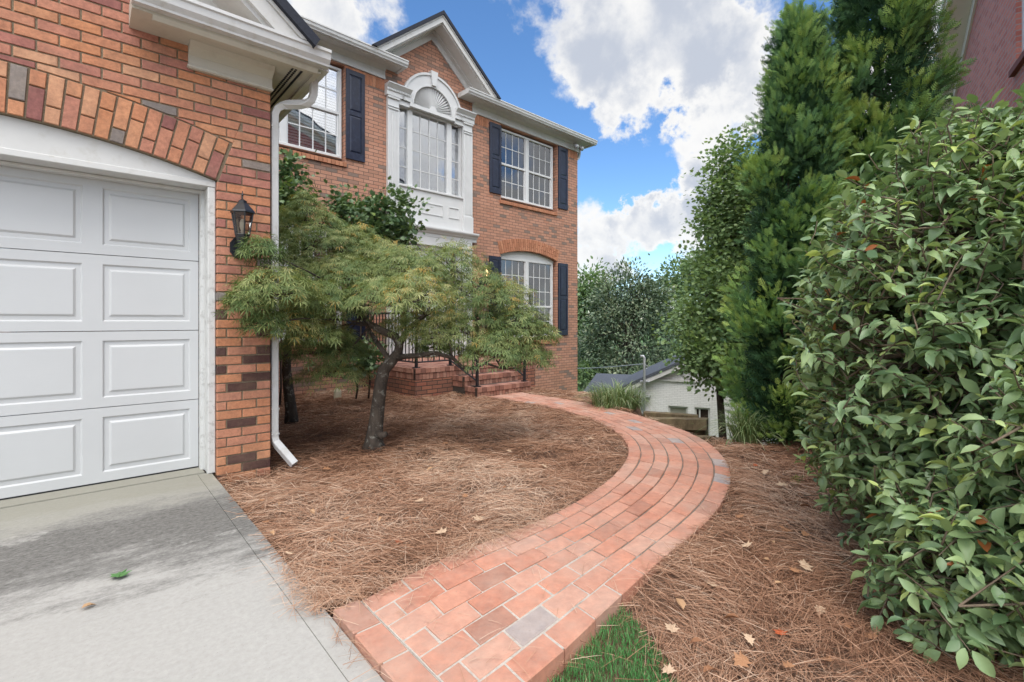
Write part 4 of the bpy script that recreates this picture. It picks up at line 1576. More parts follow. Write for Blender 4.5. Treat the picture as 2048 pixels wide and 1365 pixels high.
for a, c in ((XC - 0.77, XC - 0.55), (XC - 0.435, XC + 0.435), (XC + 0.55, XC + 0.77)):
    g = MB()
    g.box(a, c, y + 0.062, y + 0.066, 3.846, 5.40)
    g.build('pane', GLASS_BAY, bwo)
gr = MB()
for a, c, nc in ((XC - 0.77, XC - 0.55, 1), (XC - 0.435, XC + 0.435, 4), (XC + 0.55, XC + 0.77, 1)):
    for k in range(1, nc):
        xk = a + (c - a) * k / nc
        gr.box(xk - 0.009, xk + 0.009, y + 0.054, y + 0.061, 3.847, 5.399)
    for k in range(1, 4):
        zk = 3.846 + 1.554 * k / 4
        gr.box(a + .001, c - .001, y + 0.053, y + 0.060, zk - 0.009, zk + 0.009)
gr.build('muntin_grille', WHITE, bwo)
# front door with sidelights
fd = MB()
fd.box(XC - 0.80, XC - 0.72, 0.02, 0.16, 0.37, 2.70)
fd.box(XC + 0.72, XC + 0.80, 0.02, 0.16, 0.37, 2.70)
fd.box(XC - 0.50, XC - 0.43, 0.02, 0.16, 0.37, 2.62)
fd.box(XC + 0.43, XC + 0.50, 0.02, 0.16, 0.37, 2.62)
fd.box(XC - 0.72, XC + 0.72, 0.02, 0.16, 2.62, 2.70)
for a, c in ((XC - 0.72, XC - 0.50), (XC + 0.50, XC + 0.72)):
    fd.box(a, c, 0.06, 0.12, 0.37, 0.95)
    fd.rings(a + 0.03, c - 0.03, 0.45, 0.88, [(0, 0.0598), (0.01, 0.05), (0.03, 0.05), (0.035, 0.058)])
fdo = fd.build('front_door', WHITE, house)
for a, c in ((XC - 0.72, XC - 0.50), (XC + 0.50, XC + 0.72)):
    g = MB()
    g.box(a, c, 0.085, 0.09, 0.95, 2.62)
    g.build('sidelight_pane', GLASS, fdo)
lf = MB()
lf.box(XC - 0.43, XC + 0.43, 0.07, 0.12, 0.38, 2.62)
for a, c in ((XC - 0.36, XC - 0.04), (XC + 0.04, XC + 0.36)):
    for z0, z1 in ((0.5, 1.1), (1.2, 1.95), (2.05, 2.5)):
        lf.rings(a, c, z0, z1, [(0, 0.0698), (0.012, 0.08), (0.03, 0.08), (0.05, 0.07)])
lf.build('door_leaf', WHITE, fdo)


def hw(lx, ly, z=0.0):
    """house frame to world"""
    return (2.5 + math.cos(HR) * lx - math.sin(HR) * ly, 8.66 + math.sin(HR) * lx + math.cos(HR) * ly, z)


lantern('wall_lantern', 'small lit lantern on the house wall between white surround and shutter', hw(4.30, -0.002, 2.02), HR, 1.35, lit=6.0, bell=True)

# flood lights and downspout at the far corner
fl = thing('security_light', 'twin head white flood light under the far corner eave', 'flood light', hw(7.58, -0.03, 5.90), HR)
m = MB()
m.lathe([(0.06, -0.02), (0.06, 0.012), (0.03, 0.03)], (0, -0.03, 0.08), 12)
m.tube([(0, -0.03, 0.06), (0, -0.07, 0.0)], 0.014, 6)
m.build('mount', STEEL, fl)
for s in (-1, 1):
    m = MB()
    m.tube([(s * 0.02, -0.06, 0.01), (s * 0.09, -0.10, -0.02)], 0.012, 6)
    m.tube([(s * 0.09, -0.09, 0.0), (s * 0.10, -0.13, -0.03), (s * 0.115, -0.20, -0.075), (s * 0.12, -0.215, -0.085)], [0.03, 0.05, 0.062, 0.058], 12)
    m.build('lamp_head', STEEL, fl, smooth=True)
m = MB()
P = [hw(8.0, 0.12, 5.99), hw(8.0, 0.12, 5.85), hw(7.96, 0.12, 5.72), hw(7.86, 0.12, 5.64), hw(7.815, 0.12, 5.55), hw(7.812, 0.12, -1.3)]
m.rectpipe(P, 0.06, 0.075, (math.cos(HR), math.sin(HR), 0))
tag(m.build('corner_downspout', GUTTER), 'white downspout down the far corner of the house', 'downspout')

# ------------------------------------------------------------------ brick porch and steps
porch = thing('brick_porch', 'stained brick porch with steps below the white front door', 'porch', hw(0, 0), HR)
PX0, PX1, PY, PZ = 1.40, 4.17, -1.82, 0.36
b = MB()
b.box(PX0, PX1, PY, -0.002, -0.9, 0.168)
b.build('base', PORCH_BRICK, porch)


def brick_row(mb, p0, p1, z0, z1, w, depth=0.06, gap=0.008, out=0.0):
    """row of bricks along a straight line in the porch frame, facing the right-hand side of p0->p1 reversed"""
    p0, p1 = Vector((*p0, 0)), Vector((*p1, 0))
    d = (p1 - p0)
    L_ = d.length
    d.normalize()
    nrm = Vector((d.y, -d.x, 0))
    n_ = max(1, round(L_ / w))
    for k in range(n_):
        a = p0 + d * (L_ * k / n_ + gap / 2)
        c = p0 + d * (L_ * (k + 1) / n_ - gap / 2)
        mb.tint = random.random()
        o = out + random.uniform(-.002, .002)
        q = [a + nrm * o, c + nrm * o, c - nrm * depth, a - nrm * depth]
        mb.hexa([(p.x, p.y, z0 + gap / 2) for p in q] + [(p.x, p.y, z1 - gap / 2) for p in q])


def nosing_block(x0, x1, y0, y1, z1, name, core_z):
    m = MB()
    brick_row(m, (x0, y0), (x1, y0), z1 - 0.085, z1, 0.095, 0.20, out=0.012)
    brick_row(m, (x0, y0), (x1, y0), z1 - 0.185, z1 - 0.085, 0.068, 0.06)
    brick_row(m, (x0, y1), (x0, y0 + 0.062), z1 - 0.085, z1, 0.095, 0.06, out=0.012)
    brick_row(m, (x0, y1), (x0, y0 + 0.062), z1 - 0.185, z1 - 0.085, 0.068, 0.06)
    brick_row(m, (x1, y0 + 0.062), (x1, y1), z1 - 0.085, z1, 0.095, 0.06, out=0.012)
    brick_row(m, (x1, y0 + 0.062), (x1, y1), z1 - 0.185, z1 - 0.085, 0.068, 0.06)
    m.cur = 1
    m.box(x0 + 0.004, x1 - 0.004, y0 + 0.004, y1, core_z, z1 - 0.008)
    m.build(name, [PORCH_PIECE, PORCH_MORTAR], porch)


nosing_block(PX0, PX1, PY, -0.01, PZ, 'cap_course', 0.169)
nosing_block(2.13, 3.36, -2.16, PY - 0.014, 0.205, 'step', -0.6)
nosing_block(2.13, 3.36, -2.49, -2.175, 0.052, 'step', -0.6)
pv = MB()
for i in range(13):
    for j in range(16):
        pv.tint = random.random()
        x0, y0 = PX0 + 0.07 + i * 0.202 + (0.1 if j % 2 else 0) * 0, PY + 0.21 + j * 0.1
        add_paver(pv, [(x0, y0), (x0 + 0.2, y0), (x0 + 0.2, y0 + 0.098), (x0, y0 + 0.098)], [PZ + random.uniform(-.001, .001)] * 4, 0.003, 0.03)
pv.build('paving', PORCH_PIECE, porch)

rail = thing('porch_railing', 'black iron railing with thin balusters around the brick porch', 'railing', hw(0, 0), HR)
posts = [((PX0 + 0.08, PY + 0.10), PZ, 0.95), ((2.16, PY + 0.10), PZ, 0.95), ((2.20, -2.40), 0.052, 1.0), ((3.29, -2.40), 0.052, 1.0), ((3.33, PY + 0.10), PZ, 0.95),
         ((PX1 - 0.08, PY + 0.10), PZ, 0.95), ((PX0 + 0.08, -0.06), PZ, 0.95), ((PX1 - 0.08, -0.06), PZ, 0.95)]
for (px_, py_), z0, h in posts:
    m = MB()
    m.box(px_ - 0.019, px_ + 0.019, py_ - 0.019, py_ + 0.019, z0, z0 + h)
    m.box(px_ - 0.045, px_ + 0.045, py_ - 0.045, py_ + 0.045, z0 - 0.002, z0 + 0.012)
    m.lathe([(0.026, 0), (0.026, 0.012), (0.012, 0.03), (0.024, 0.052), (0.014, 0.078), (0.002, 0.085)], (px_, py_, z0 + h), 8)
    m.build('post', IRON, rail)
for i, j in ((0, 1), (1, 2), (4, 3), (4, 5), (0, 6), (5, 7)):
    (ax, ay), az_, ah = posts[i]
    (bx, by), bz, bh = posts[j]
    for h0 in (0.09, 0.90):
        m = MB()
        m.tube([(ax, ay, az_ + h0), (bx, by, bz + h0)], 0.014 if h0 < 0.5 else 0.02, 6)
        m.build('rail', IRON, rail)
    L_ = math.hypot(bx - ax, by - ay)
    n_ = int(L_ / 0.115)
    for k in range(1, n_ + 1):
        t = k / (n_ + 1)
        x, y = ax + (bx - ax) * t, ay + (by - ay) * t
        z = az_ + (bz - az_) * t
        m = MB()
        m.box(x - 0.0065, x + 0.0065, y - 0.0065, y + 0.0065, z + 0.09, z + 0.90)
        m.build('baluster', IRON, rail)

# ------------------------------------------------------------------ plants
TH = R(41.15)
FWD, RGT = Vector((math.sin(TH), math.cos(TH), 0)), Vector((math.cos(TH), -math.sin(TH), 0))


def at(px, py, d):
    """a point of the place: d metres ahead, and how far right and up it stands, measured on the photograph"""
    return FWD * d + RGT * ((px - 1024) / 975 * d) + Vector((0, 0, 1.12 - (py - 643) / 975 * d))


def wobble(a, c, n=6, amp=0.05, sag=0.0):
    a, c = Vector(a), Vector(c)
    L_ = (c - a).length
    pts = []
    off = Vector((0, 0, 0))
    for i in range(n + 1):
        t = i / n
        if 0 < i < n:
            off += Vector(rng.normal(size=3)) * amp * L_ / n
        pts.append(a.lerp(c, t) + off * math.sin(math.pi * t) + Vector((0, 0, sag * L_ * math.sin(math.pi * t))))
    return pts


def taper(r0, r1, n):
    return [r0 + (r1 - r0) * i / n for i in range(n + 1)]


RF, RR = np.array(FWD), np.array(RGT)
UPV = np.array([0, 0, 1.0])


def lace_tree(name, label, depth, trunk_paths, hub, pads, seed):
    t = thing(name, label, 'tree', tuple(trunk_paths[0][0][0]))
    base = Vector(trunk_paths[0][0][0])
    tm = MB()
    for pts, rad in trunk_paths:
        tm.tube([p - base for p in pts], [r_ * 0.84 for r_ in rad], 12)
    tm.build('trunk', BARK, t, smooth=True)
    br = MB()
    P, D, N, L_, T = [], [], [], [], []
    for px, py, w, h, dd in pads:
        d = depth + dd
        s = d / 975
        c = at(px, py, d)
        rx, hz = w / 2 * s, h * s
        n = int(500 * (w / 150) ** 1.7) + 120
        ph = rng.uniform(0, 2 * math.pi, n)
        rho = np.sqrt(rng.uniform(0, 1, n))
        lay = rng.uniform(0, 1, n) ** 1.6
        out = np.cos(ph)[:, None] * RR + np.sin(ph)[:, None] * RF
        edge = 1 + 0.16 * np.sin(ph * 3 + px) + 0.10 * np.sin(ph * 7 + py)
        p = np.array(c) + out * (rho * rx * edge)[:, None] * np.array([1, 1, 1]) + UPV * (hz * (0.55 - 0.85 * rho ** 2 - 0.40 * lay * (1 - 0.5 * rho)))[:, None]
        p += rng.normal(size=(n, 3)) * 0.022
        d_ = out * (0.5 + 0.5 * rho)[:, None] - UPV * (0.05 + 0.60 * rho)[:, None] + rng.normal(size=(n, 3)) * 0.42
        P.append(p)
        D.append(d_)
        N.append(UPV + out * 0.4 + rng.normal(size=(n, 3)) * 0.3)
        L_.append(rng.uniform(0.05, 0.095, n) * (depth / 4.6) ** 0.3)
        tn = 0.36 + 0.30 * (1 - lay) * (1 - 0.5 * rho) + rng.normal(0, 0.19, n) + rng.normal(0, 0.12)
        tn += np.where(rng.uniform(size=n) < 0.012, 0.5, 0)
        T.append(tn)
        # twigs under the pad
        hb = min(hub, key=lambda q: (Vector(q) - c).length)
        low = c - Vector((0, 0, hz * 0.25))
        br.tube([q - base for q in wobble(hb, low, 6, 0.09, 0.04)], taper(0.011, 0.004, 6), 5)
        for k in range(9):
            a = rng.uniform(0, 2 * math.pi)
            o = RGT * math.cos(a) * rx * 0.75 + FWD * math.sin(a) * rx * 0.75
            br.tube([q - base for q in wobble(low, c + o - Vector((0, 0, hz * rng.uniform(-.1, .35))), 4, 0.25, 0.08)], taper(0.005, 0.0018, 4), 4)
    br.build('branches', BARK_DARK, t, smooth=True)
    P = np.concatenate(P) - np.array(base)
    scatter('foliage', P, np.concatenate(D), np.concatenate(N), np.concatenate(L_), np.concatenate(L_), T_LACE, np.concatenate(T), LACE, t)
    return t


D1 = 4.565
tr1 = [
    ([at(748, 900, D1), at(748, 885, D1), at(751, 855, D1), at(757, 805, D1), at(762, 765, D1), at(768, 740, D1), at(784, 722, D1), at(797, 704, D1), at(799, 688, D1), at(790, 673, D1), at(768, 664, D1), at(742, 650, D1), at(715, 625, D1), at(690, 590, D1 + .1)],
     [0.150, 0.104, 0.082, 0.072, 0.070, 0.068, 0.060, 0.052, 0.048, 0.045, 0.042, 0.038, 0.030, 0.02]),
    ([at(770, 738, D1), at(776, 716, D1), at(764, 700, D1 + .03), at(752, 682, D1 + .08), at(740, 664, D1 + .12), at(726, 630, D1 + .2)], [0.04, 0.033, 0.028, 0.026, 0.022, 0.014]),
    ([at(790, 716, D1), at(812, 713, D1 - .05), at(840, 711, D1 - .1), at(868, 706, D1 - .12), at(905, 716, D1 - .1), at(925, 735, D1 - .05), at(945, 738, D1), at(972, 727, D1), at(1005, 738, D1 + .05), at(1042, 738, D1 + .1)],
     [0.04, 0.03, 0.026, 0.024, 0.021, 0.020, 0.018, 0.014, 0.011, 0.006]),
    ([at(799, 690, D1), at(815, 660, D1 + .1), at(850, 630, D1 + .15), at(905, 600, D1 + .1), at(960, 575, D1)], [0.04, 0.032, 0.026, 0.02, 0.012]),
    ([at(945, 738, D1), at(950, 715, D1 + .05), at(948, 680, D1 + .1), at(955, 640, D1 + .1)], [0.014, 0.012, 0.009, 0.006]),
    ([at(754, 868, D1 - .05), at(764, 872, D1 - .08), at(772, 868, D1 - .10)], [0.04, 0.036, 0.028]),
]
hub1 = [at(740, 650, D1), at(690, 590, D1 + .1), at(850, 630, D1 + .15), at(960, 575, D1), at(905, 716, D1 - .1), at(972, 727, D1), at(726, 630, D1 + .2), at(1005, 738, D1 + .05), at(955, 640, D1 + .1)]
pads1 = [(552, 572, 175, 75, -.95), (502, 600, 85, 45, -1.1), (520, 495, 75, 40, -1.0), (590, 645, 130, 85, -.5), (530, 640, 80, 50, -1.0), (660, 605, 130, 70, -.25), (640, 690, 190, 65, .15), (665, 740, 140, 55, .1),
         (640, 655, 120, 60, -.3), (760, 592, 170, 62, -.3), (830, 585, 160, 80, -.45), (835, 648, 170, 60, .35), (895, 655, 150, 70, -.1), (880, 690, 100, 36, .25),
         (700, 545, 190, 60, .1), (820, 530, 200, 70, .3), (905, 520, 150, 70, .35), (960, 580, 150, 75, .1), (1015, 590, 120, 70, .2), (1045, 640, 120, 70, .05),
         (1000, 690, 170, 65, -.1), (1060, 708, 95, 45, .05), (935, 625, 130, 60, .1), (1080, 665, 70, 45, .1), (985, 702, 100, 32, .3), (765, 560, 150, 50, .4), (880, 575, 150, 60, .3),
         (690, 690, 100, 45, .4), (560, 615, 120, 50, .35), (1010, 640, 110, 60, .4), (640, 590, 120, 50, -.4)]
lace_tree('laceleaf_maple', 'spreading green laceleaf maple on a crooked lichen spotted trunk in the straw bed', D1, tr1, hub1, pads1, 3)
D2 = 5.80
tr2 = [([at(583, 845, D2), at(582, 820, D2), at(577, 780, D2), at(573, 740, D2), at(574, 700, D2), at(580, 660, D2), at(590, 620, D2), at(600, 560, D2), at(607, 500, D2), at(612, 440, D2)],
        [0.098, 0.080, 0.072, 0.062, 0.055, 0.05, 0.044, 0.035, 0.026, 0.012]),
       ([at(580, 660, D2), at(610, 610, D2 + .1), at(650, 550, D2 + .2), at(700, 510, D2 + .2)], [0.04, 0.032, 0.022, 0.012])]
hub2 = [at(590, 620, D2), at(600, 560, D2), at(607, 500, D2), at(650, 550, D2 + .2), at(612, 440, D2)]
pads2 = [(612, 415, 80, 55, 0), (575, 440, 90, 55, .1), (645, 445, 90, 50, 0), (560, 485, 120, 60, 0), (625, 480, 130, 60, -.3), (690, 490, 150, 60, 0), (760, 505, 150, 50, .1),
         (525, 500, 90, 45, -.1), (590, 535, 200, 60, -.3), (680, 540, 180, 60, -.2), (610, 400, 40, 40, 0), (800, 530, 120, 45, .2), (570, 590, 150, 60, .3), (720, 470, 80, 40, .2)]
lace_tree('laceleaf_maple', 'taller laceleaf maple with pointed top close to the garage corner', D2, tr2, hub2, pads2, 4)


def leafy(name, parent, base, lumps, n_clump, per, cr, L0, tmpl, mat, wr=1.0, tint=0.45, tvar=0.16, cvar=0.12, shell=0.55, droop=0.25, flat=1.0, upb=0.35):
    """foliage in clumps spread through a few ellipsoids"""
    P, D, N, T = [], [], [], []
    vol = np.array([l[3] * l[4] * l[5] for l in lumps]) ** 0.7
    vol = vol / vol.sum()
    which = rng.choice(len(lumps), n_clump, p=vol)
    for w in which:
        cx, cy, cz, rx, ry, rz = lumps[w]
        dr = rand_dirs(1)[0]
        rad = (shell + (1 - shell) * rng.uniform() ** 0.5) * rng.uniform(0.88, 1.08)
        c = np.array([cx, cy, cz]) + dr * np.array([rx, ry, rz]) * rad
        n = int(per * rng.uniform(0.6, 1.4))
        q = rng.normal(size=(n, 3)) * cr * np.array([1, 1, flat])
        out = unit(dr * np.array([1 / rx, 1 / ry, 1 / rz]))
        P.append(c + q)
        D.append(out * 0.7 + unit(q + 1e-6) * 0.7 - UPV * droop + rng.normal(size=(n, 3)) * 0.35)
        N.append(UPV * 0.8 + out * 0.5 + rng.normal(size=(n, 3)) * 0.45)
        hgt = q[:, 2] / (cr * flat)
        T.append(tint + rng.normal(0, cvar) + hgt * 0.05 + rng.normal(0, tvar, n))
    P = np.concatenate(P) - np.array(base)
    n = len(P)
    L_ = L0 * rng.uniform(0.7, 1.25, n)
    return scatter(name, P, np.concatenate(D), np.concatenate(N), L_, L_ * wr, tmpl, np.concatenate(T), mat, parent)


# dark lobed-leaf shrubs against the facade
def dark_shrub(label, stems, blobs, depth, nc):
    b0 = stems[0][0]
    t = thing('dark_shrub', label, 'shrub', tuple(b0))
    m = MB()
    for s in stems:
        pts = []
        for a, c in zip(s[:-1], s[1:]):
            pts += wobble(a, c, 3, 0.1)[:-1]
        pts.append(s[-1])
        m.tube([p - b0 for p in pts], taper(0.016, 0.006, len(pts) - 1), 6)
    m.build('stems', BARK_DARK, t, smooth=True)
    lumps = []
    for px, py, w, h in blobs:
        c = at(px, py, depth)
        s = depth / 975
        lumps.append((c.x, c.y, c.z, w / 2 * s, w / 2 * s, h / 2 * s))
    leafy('foliage', t, b0, lumps, nc, 40, 0.09, 0.066, T_MAPLE, OAKLEAF, 1.0, 0.42, 0.2, 0.12, 0.3)


DS = 7.35
dark_shrub('slender dark leaved shrub rising between the two laceleaf maples and the bay',
           [[at(712, 798, DS), at(716, 740, DS), at(722, 650, DS), at(720, 520, DS), at(735, 430, DS)], [at(716, 760, DS), at(722, 720, DS), at(745, 600, DS), at(785, 440, DS)], [at(737, 797, DS + .1), at(738, 700, DS), at(700, 520, DS), at(690, 430, DS)]],
           [(700, 440, 80, 70), (745, 430, 90, 80), (795, 425, 80, 80), (690, 405, 40, 40), (740, 480, 120, 60), (800, 470, 60, 40), (715, 720, 90, 60)], DS, 100)
DS2 = 6.9
dark_shrub('dark leaved shrub squeezed behind the garage downspout',
           [[at(560, 810, DS2), at(562, 700, DS2), at(566, 500, DS2), at(572, 380, DS2)]],
           [(573, 350, 50, 70), (570, 395, 70, 70), (585, 420, 70, 50), (560, 440, 60, 60)], DS2, 46)


# ---- tall conifers
def conifer(label, x, y, H, Rm, n_cl, lean=(0, 0), z0=-0.1, low=0.18):
    t = thing('tall_conifer', label, 'tree', (x, y, z0))
    m = MB()
    m.tube([(0, 0, -0.1), (0.01, 0, H * .4), (lean[0] * .6, lean[1] * .6, H * .7), (lean[0], lean[1], H * .95)], [0.085, 0.06, 0.035, 0.01], 8)
    for k in range(60):
        z = rng.uniform(0.25, H * 0.85)
        a = rng.uniform(0, 2 * math.pi)
        r = Rm * 0.7 * (1 - (z / H) ** 2)
        m.tube([(0, 0, z), (math.cos(a) * r * .6, math.sin(a) * r * .6, z + .12), (math.cos(a) * r, math.sin(a) * r, z + .35)], [0.012, 0.008, 0.004], 4)
    m.build('trunk', BARK_DARK, t, smooth=True)
    P, D, N, T, L_ = [], [], [], [], []

    def prof(u):
        return Rm * min(1, 0.55 + u / low * 0.45) * (max(0.0, 1 - u ** 2.1)) ** 0.75
    for k in range(n_cl):
        u = rng.uniform(0.03, 0.99) if k > 12 else rng.uniform(0.85, 1.0)
        a = rng.uniform(0, 2 * math.pi)
        r = prof(u) * rng.uniform(0.62, 1.18) + 0.03
        o = np.array([math.cos(a), math.sin(a), 0])
        c = o * r + UPV * u * H + np.array([lean[0], lean[1], 0]) * u
        ax = unit(o * (0.75 - 0.35 * u) + UPV * (0.62 + 0.5 * u) + rng.normal(size=3) * 0.15)
        n = int(rng.uniform(62, 105))
        f = rng.uniform(0, 1, n)
        sp_ = rng.normal(size=(n, 3))
        p = c - ax * 0.10 + ax * f[:, None] * 0.24 + sp_ * 0.062 * (1.1 - 0.5 * f)[:, None]
        P.append(p)
        D.append(ax + unit(sp_) * 0.62 - UPV * 0.10)
        N.append(o + rng.normal(size=(n, 3)) * 0.8)
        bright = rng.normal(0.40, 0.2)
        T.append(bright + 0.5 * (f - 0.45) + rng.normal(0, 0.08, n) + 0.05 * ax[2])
        L_.append(rng.uniform(0.05, 0.10, n))
    n = int(n_cl * 22)
    u = rng.uniform(0.02, 0.96, n)
    a = rng.uniform(0, 2 * math.pi, n)
    r = np.array([prof(q) for q in u]) * np.sqrt(rng.uniform(0.1, 0.75, n))
    o = np.stack([np.cos(a), np.sin(a), np.zeros(n)], -1)
    P.append(o * r[:, None] + UPV * (u * H)[:, None] + np.array([lean[0], lean[1], 0]) * u[:, None])
    D.append(o + UPV * 0.6 + rng.normal(size=(n, 3)) * 0.5)
    N.append(rng.normal(size=(n, 3)))
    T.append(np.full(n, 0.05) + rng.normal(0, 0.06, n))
    L_.append(rng.uniform(0.12, 0.2, n))
    L_ = np.concatenate(L_)
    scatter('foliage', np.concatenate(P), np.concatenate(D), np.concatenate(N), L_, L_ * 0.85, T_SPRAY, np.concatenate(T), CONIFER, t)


conifer('narrow tall conifer with pointed top, the one nearer the walkway', 4.90, 1.72, 3.95, 0.41, 210, (0.08, -0.07), -0.08)
conifer('broad tall conifer reaching out of the picture above the camellia', 5.78, 1.22, 5.6, 0.56, 310, (0.0, 0.0), -0.1)
# two small seedlings at the feet of the conifers
sd = thing('conifer_seedling', 'low soft conifer seedling in the straw beside the camellia', 'seedling', tuple(at(1600, 1040, 3.35)))
n = 420
q = rng.normal(size=(n, 3)) * np.array([0.10, 0.10, 0.06]) + np.array([0, 0, 0.08])
L_ = rng.uniform(0.05, 0.1, n)
scatter('foliage', q, unit(q) + UPV * 0.5 + rng.normal(size=(n, 3)) * .4, rng.normal(size=(n, 3)), L_, L_ * .85, T_SPRAY, rng.normal(0.55, 0.18, n), CONIFER, sd)
m = MB()
m.tube([(0, 0, -0.12), (0.01, 0, 0.0), (0, 0.01, 0.1)], [0.012, 0.009, 0.004], 6)
m.build('stem', BARK_DARK, sd)


# ---- camellias
def camellia(label, base, lumps, stems, n_tw, L0=0.085):
    t = thing('camellia_shrub', label, 'shrub', base)
    b0 = Vector(base)
    m = MB()
    forks = []
    for s in stems:
        pts = [Vector(p) for p in s[0]]
        m.tube([p - b0 for p in pts], s[1], 9)
        forks += pts[1:]
    m.build('stems', BARK_CAM, t, smooth=True)
    tw = MB()
    P, D, N, L_, T = [], [], [], [], []
    vol = np.array([l[3] * l[4] * l[5] for l in lumps]) ** 0.7
    vol /= vol.sum()
    for k in range(n_tw):
        cx, cy, cz, rx, ry, rz = lumps[rng.choice(len(lumps), p=vol)]
        dr = rand_dirs(1)[0]
        rad = rng.uniform(0.50, 1.0) ** 0.6 * rng.uniform(0.92, 1.09)
        tip = np.array([cx, cy, cz]) + dr * np.array([rx, ry, rz]) * rad
        if tip[2] < 0.05:
            continue
        out = unit(dr / np.array([rx, ry, rz]))
        ax = unit(out * 0.8 + UPV * 0.30 + rng.normal(size=3) * 0.4)
        ln = rng.uniform(0.13, 0.26)
        root = tip - ax * ln
        bend = rng.normal(size=3) * 0.02
        mid = (tip + root) / 2 + bend
        tw.tube([Vector(root) - b0, Vector(mid) - b0, Vector(tip) - b0], [0.0035, 0.0026, 0.0016], 4, False)
        if k % 6 == 0 and forks:
            fk = min(forks, key=lambda q_: (q_ - Vector(root)).length)
            tw.tube([q_ - b0 for q_ in wobble(fk, Vector(root), 4, 0.3, -0.03)], taper(0.009, 0.0035, 4), 5, False)
        n = rng.integers(8, 14)
        young = rng.uniform() < 0.16
        up = unit(UPV + rng.normal(size=3) * 0.3)
        side = unit(np.cross(ax, up))
        for i in range(n):
            f = 0.25 + 0.75 * i / (n - 1)
            p = root * (1 - f) + tip * f + bend * (1 - abs(2 * f - 1))
            s_ = 1 if i % 2 else -1
            d = ax * (0.35 + 0.75 * (i == n - 1)) + side * s_ * (0.85 - 0.3 * f) + rng.normal(size=3) * 0.28 - UPV * rng.uniform(0.0, 0.5)
            P.append(p + side * s_ * 0.006)
            D.append(d)
            N.append(up * 0.9 + out * 0.35 + rng.normal(size=3) * 0.32)
            l = L0 * rng.uniform(0.5, 1.3) * (0.85 if young and f > .8 else 1)
            L_.append(l)
            v = rng.normal(0.42, 0.2)
            if young and f > 0.55:
                v = rng.uniform(0.72, 0.93)
            if rng.uniform() < 0.001:
                v = rng.uniform(0.96, 1.0)
            T.append(min(v, 0.93) if v < 0.955 else v)
    tw.build('twigs', TWIG, t, smooth=True)
    L_ = np.array(L_)
    scatter('foliage', np.array(P) - np.array(base), np.array(D), np.array(N), L_, L_ * rng.uniform(0.38, 0.58, len(L_)), T_CAM, np.array(T), CAMELLIA, t, smooth=True, curl=rng.uniform(0.2, 3.2, len(L_)))


camellia('big glossy camellia whose stems stand behind the right edge of the straw bed', (3.25, 0.24, -0.05),
         [(2.98, 0.36, 1.03, 0.74, 0.66, 1.02), (3.75, 0.30, 1.20, 0.72, 0.66, 1.05), (3.05, 0.48, 0.5, 0.62, 0.5, 0.45), (3.3, 0.2, 1.75, 0.5, 0.45, 0.42)],
         [([(2.86, 0.21, -0.05), (2.88, 0.22, 0.25), (2.93, 0.20, 0.55), (2.90, 0.30, 1.0), (2.85, 0.38, 1.5)], [0.062, 0.055, 0.045, 0.03, 0.015]),
          ([(2.92, 0.21, 0.35), (3.02, 0.15, 0.6), (3.15, 0.12, 1.0), (3.2, 0.15, 1.6)], [0.05, 0.042, 0.03, 0.012]),
          ([(3.58, 0.30, -0.05), (3.56, 0.30, 0.4), (3.5, 0.35, 0.8), (3.4, 0.45, 1.3), (3.35, 0.5, 1.8)], [0.055, 0.05, 0.04, 0.028, 0.012]),
          ([(3.64, 0.25, -0.05), (3.75, 0.2, 0.5), (3.9, 0.2, 1.1), (3.95, 0.25, 1.7)], [0.05, 0.04, 0.03, 0.012])], 3500, 0.063)
camellia('nearer camellia with large leaves filling the bottom right corner', (2.32, -0.28, -0.06),
         [(2.36, -0.16, 0.62, 0.50, 0.46, 0.62), (2.75, -0.10, 1.25, 0.55, 0.45, 0.70), (2.36, 0.26, 0.26, 0.42, 0.30, 0.34), (2.66, 0.12, 0.40, 0.45, 0.32, 0.38)],
         [([(2.35, -0.30, -0.06), (2.38, -0.28, 0.4), (2.42, -0.2, 0.9), (2.5, -0.15, 1.3)], [0.045, 0.04, 0.028, 0.012]),
          ([(2.40, -0.33, -0.06), (2.55, -0.35, 0.4), (2.7, -0.3, 0.9), (2.75, -0.2, 1.5)], [0.04, 0.034, 0.026, 0.012])], 1700, 0.062)


# ---- trees beyond the walkway
def tree(name, label, base, trunk_top, lumps, nc, per, cr, L0, tmpl, mat, r0=0.12, wr=1.0, tint=0.45, cat='tree', bark=BARK_DARK, **kw):
    t = thing(name, label, cat, base)
    m = MB()
    b0 = Vector(base)
    tp = Vector(trunk_top) - b0
    m.tube([q for q in wobble((0, 0, -0.3), tp, 6, 0.12)], taper(r0, r0 * 0.25, 6), 8)
    for l in lumps:
        for k in range(5):
            c = Vector(l[:3]) - b0 + Vector(rng.normal(size=3)) * min(l[3:]) * 0.45
            m.tube(wobble(tp * rng.uniform(0.35, 0.9), c, 5, 0.2), taper(r0 * 0.35, r0 * 0.06, 5), 5)
    m.build('trunk', bark, t, smooth=True)
    leafy('crown', t, base, lumps, nc, per, cr, L0, tmpl, mat, wr, tint, **kw)
    return t


def lump(px, py, w, h, d, dep=None):
    c = at(px, py, d)
    s = d / 975
    return (c.x, c.y, c.z, w / 2 * s, (dep or w / 2 * s), h / 2 * s)


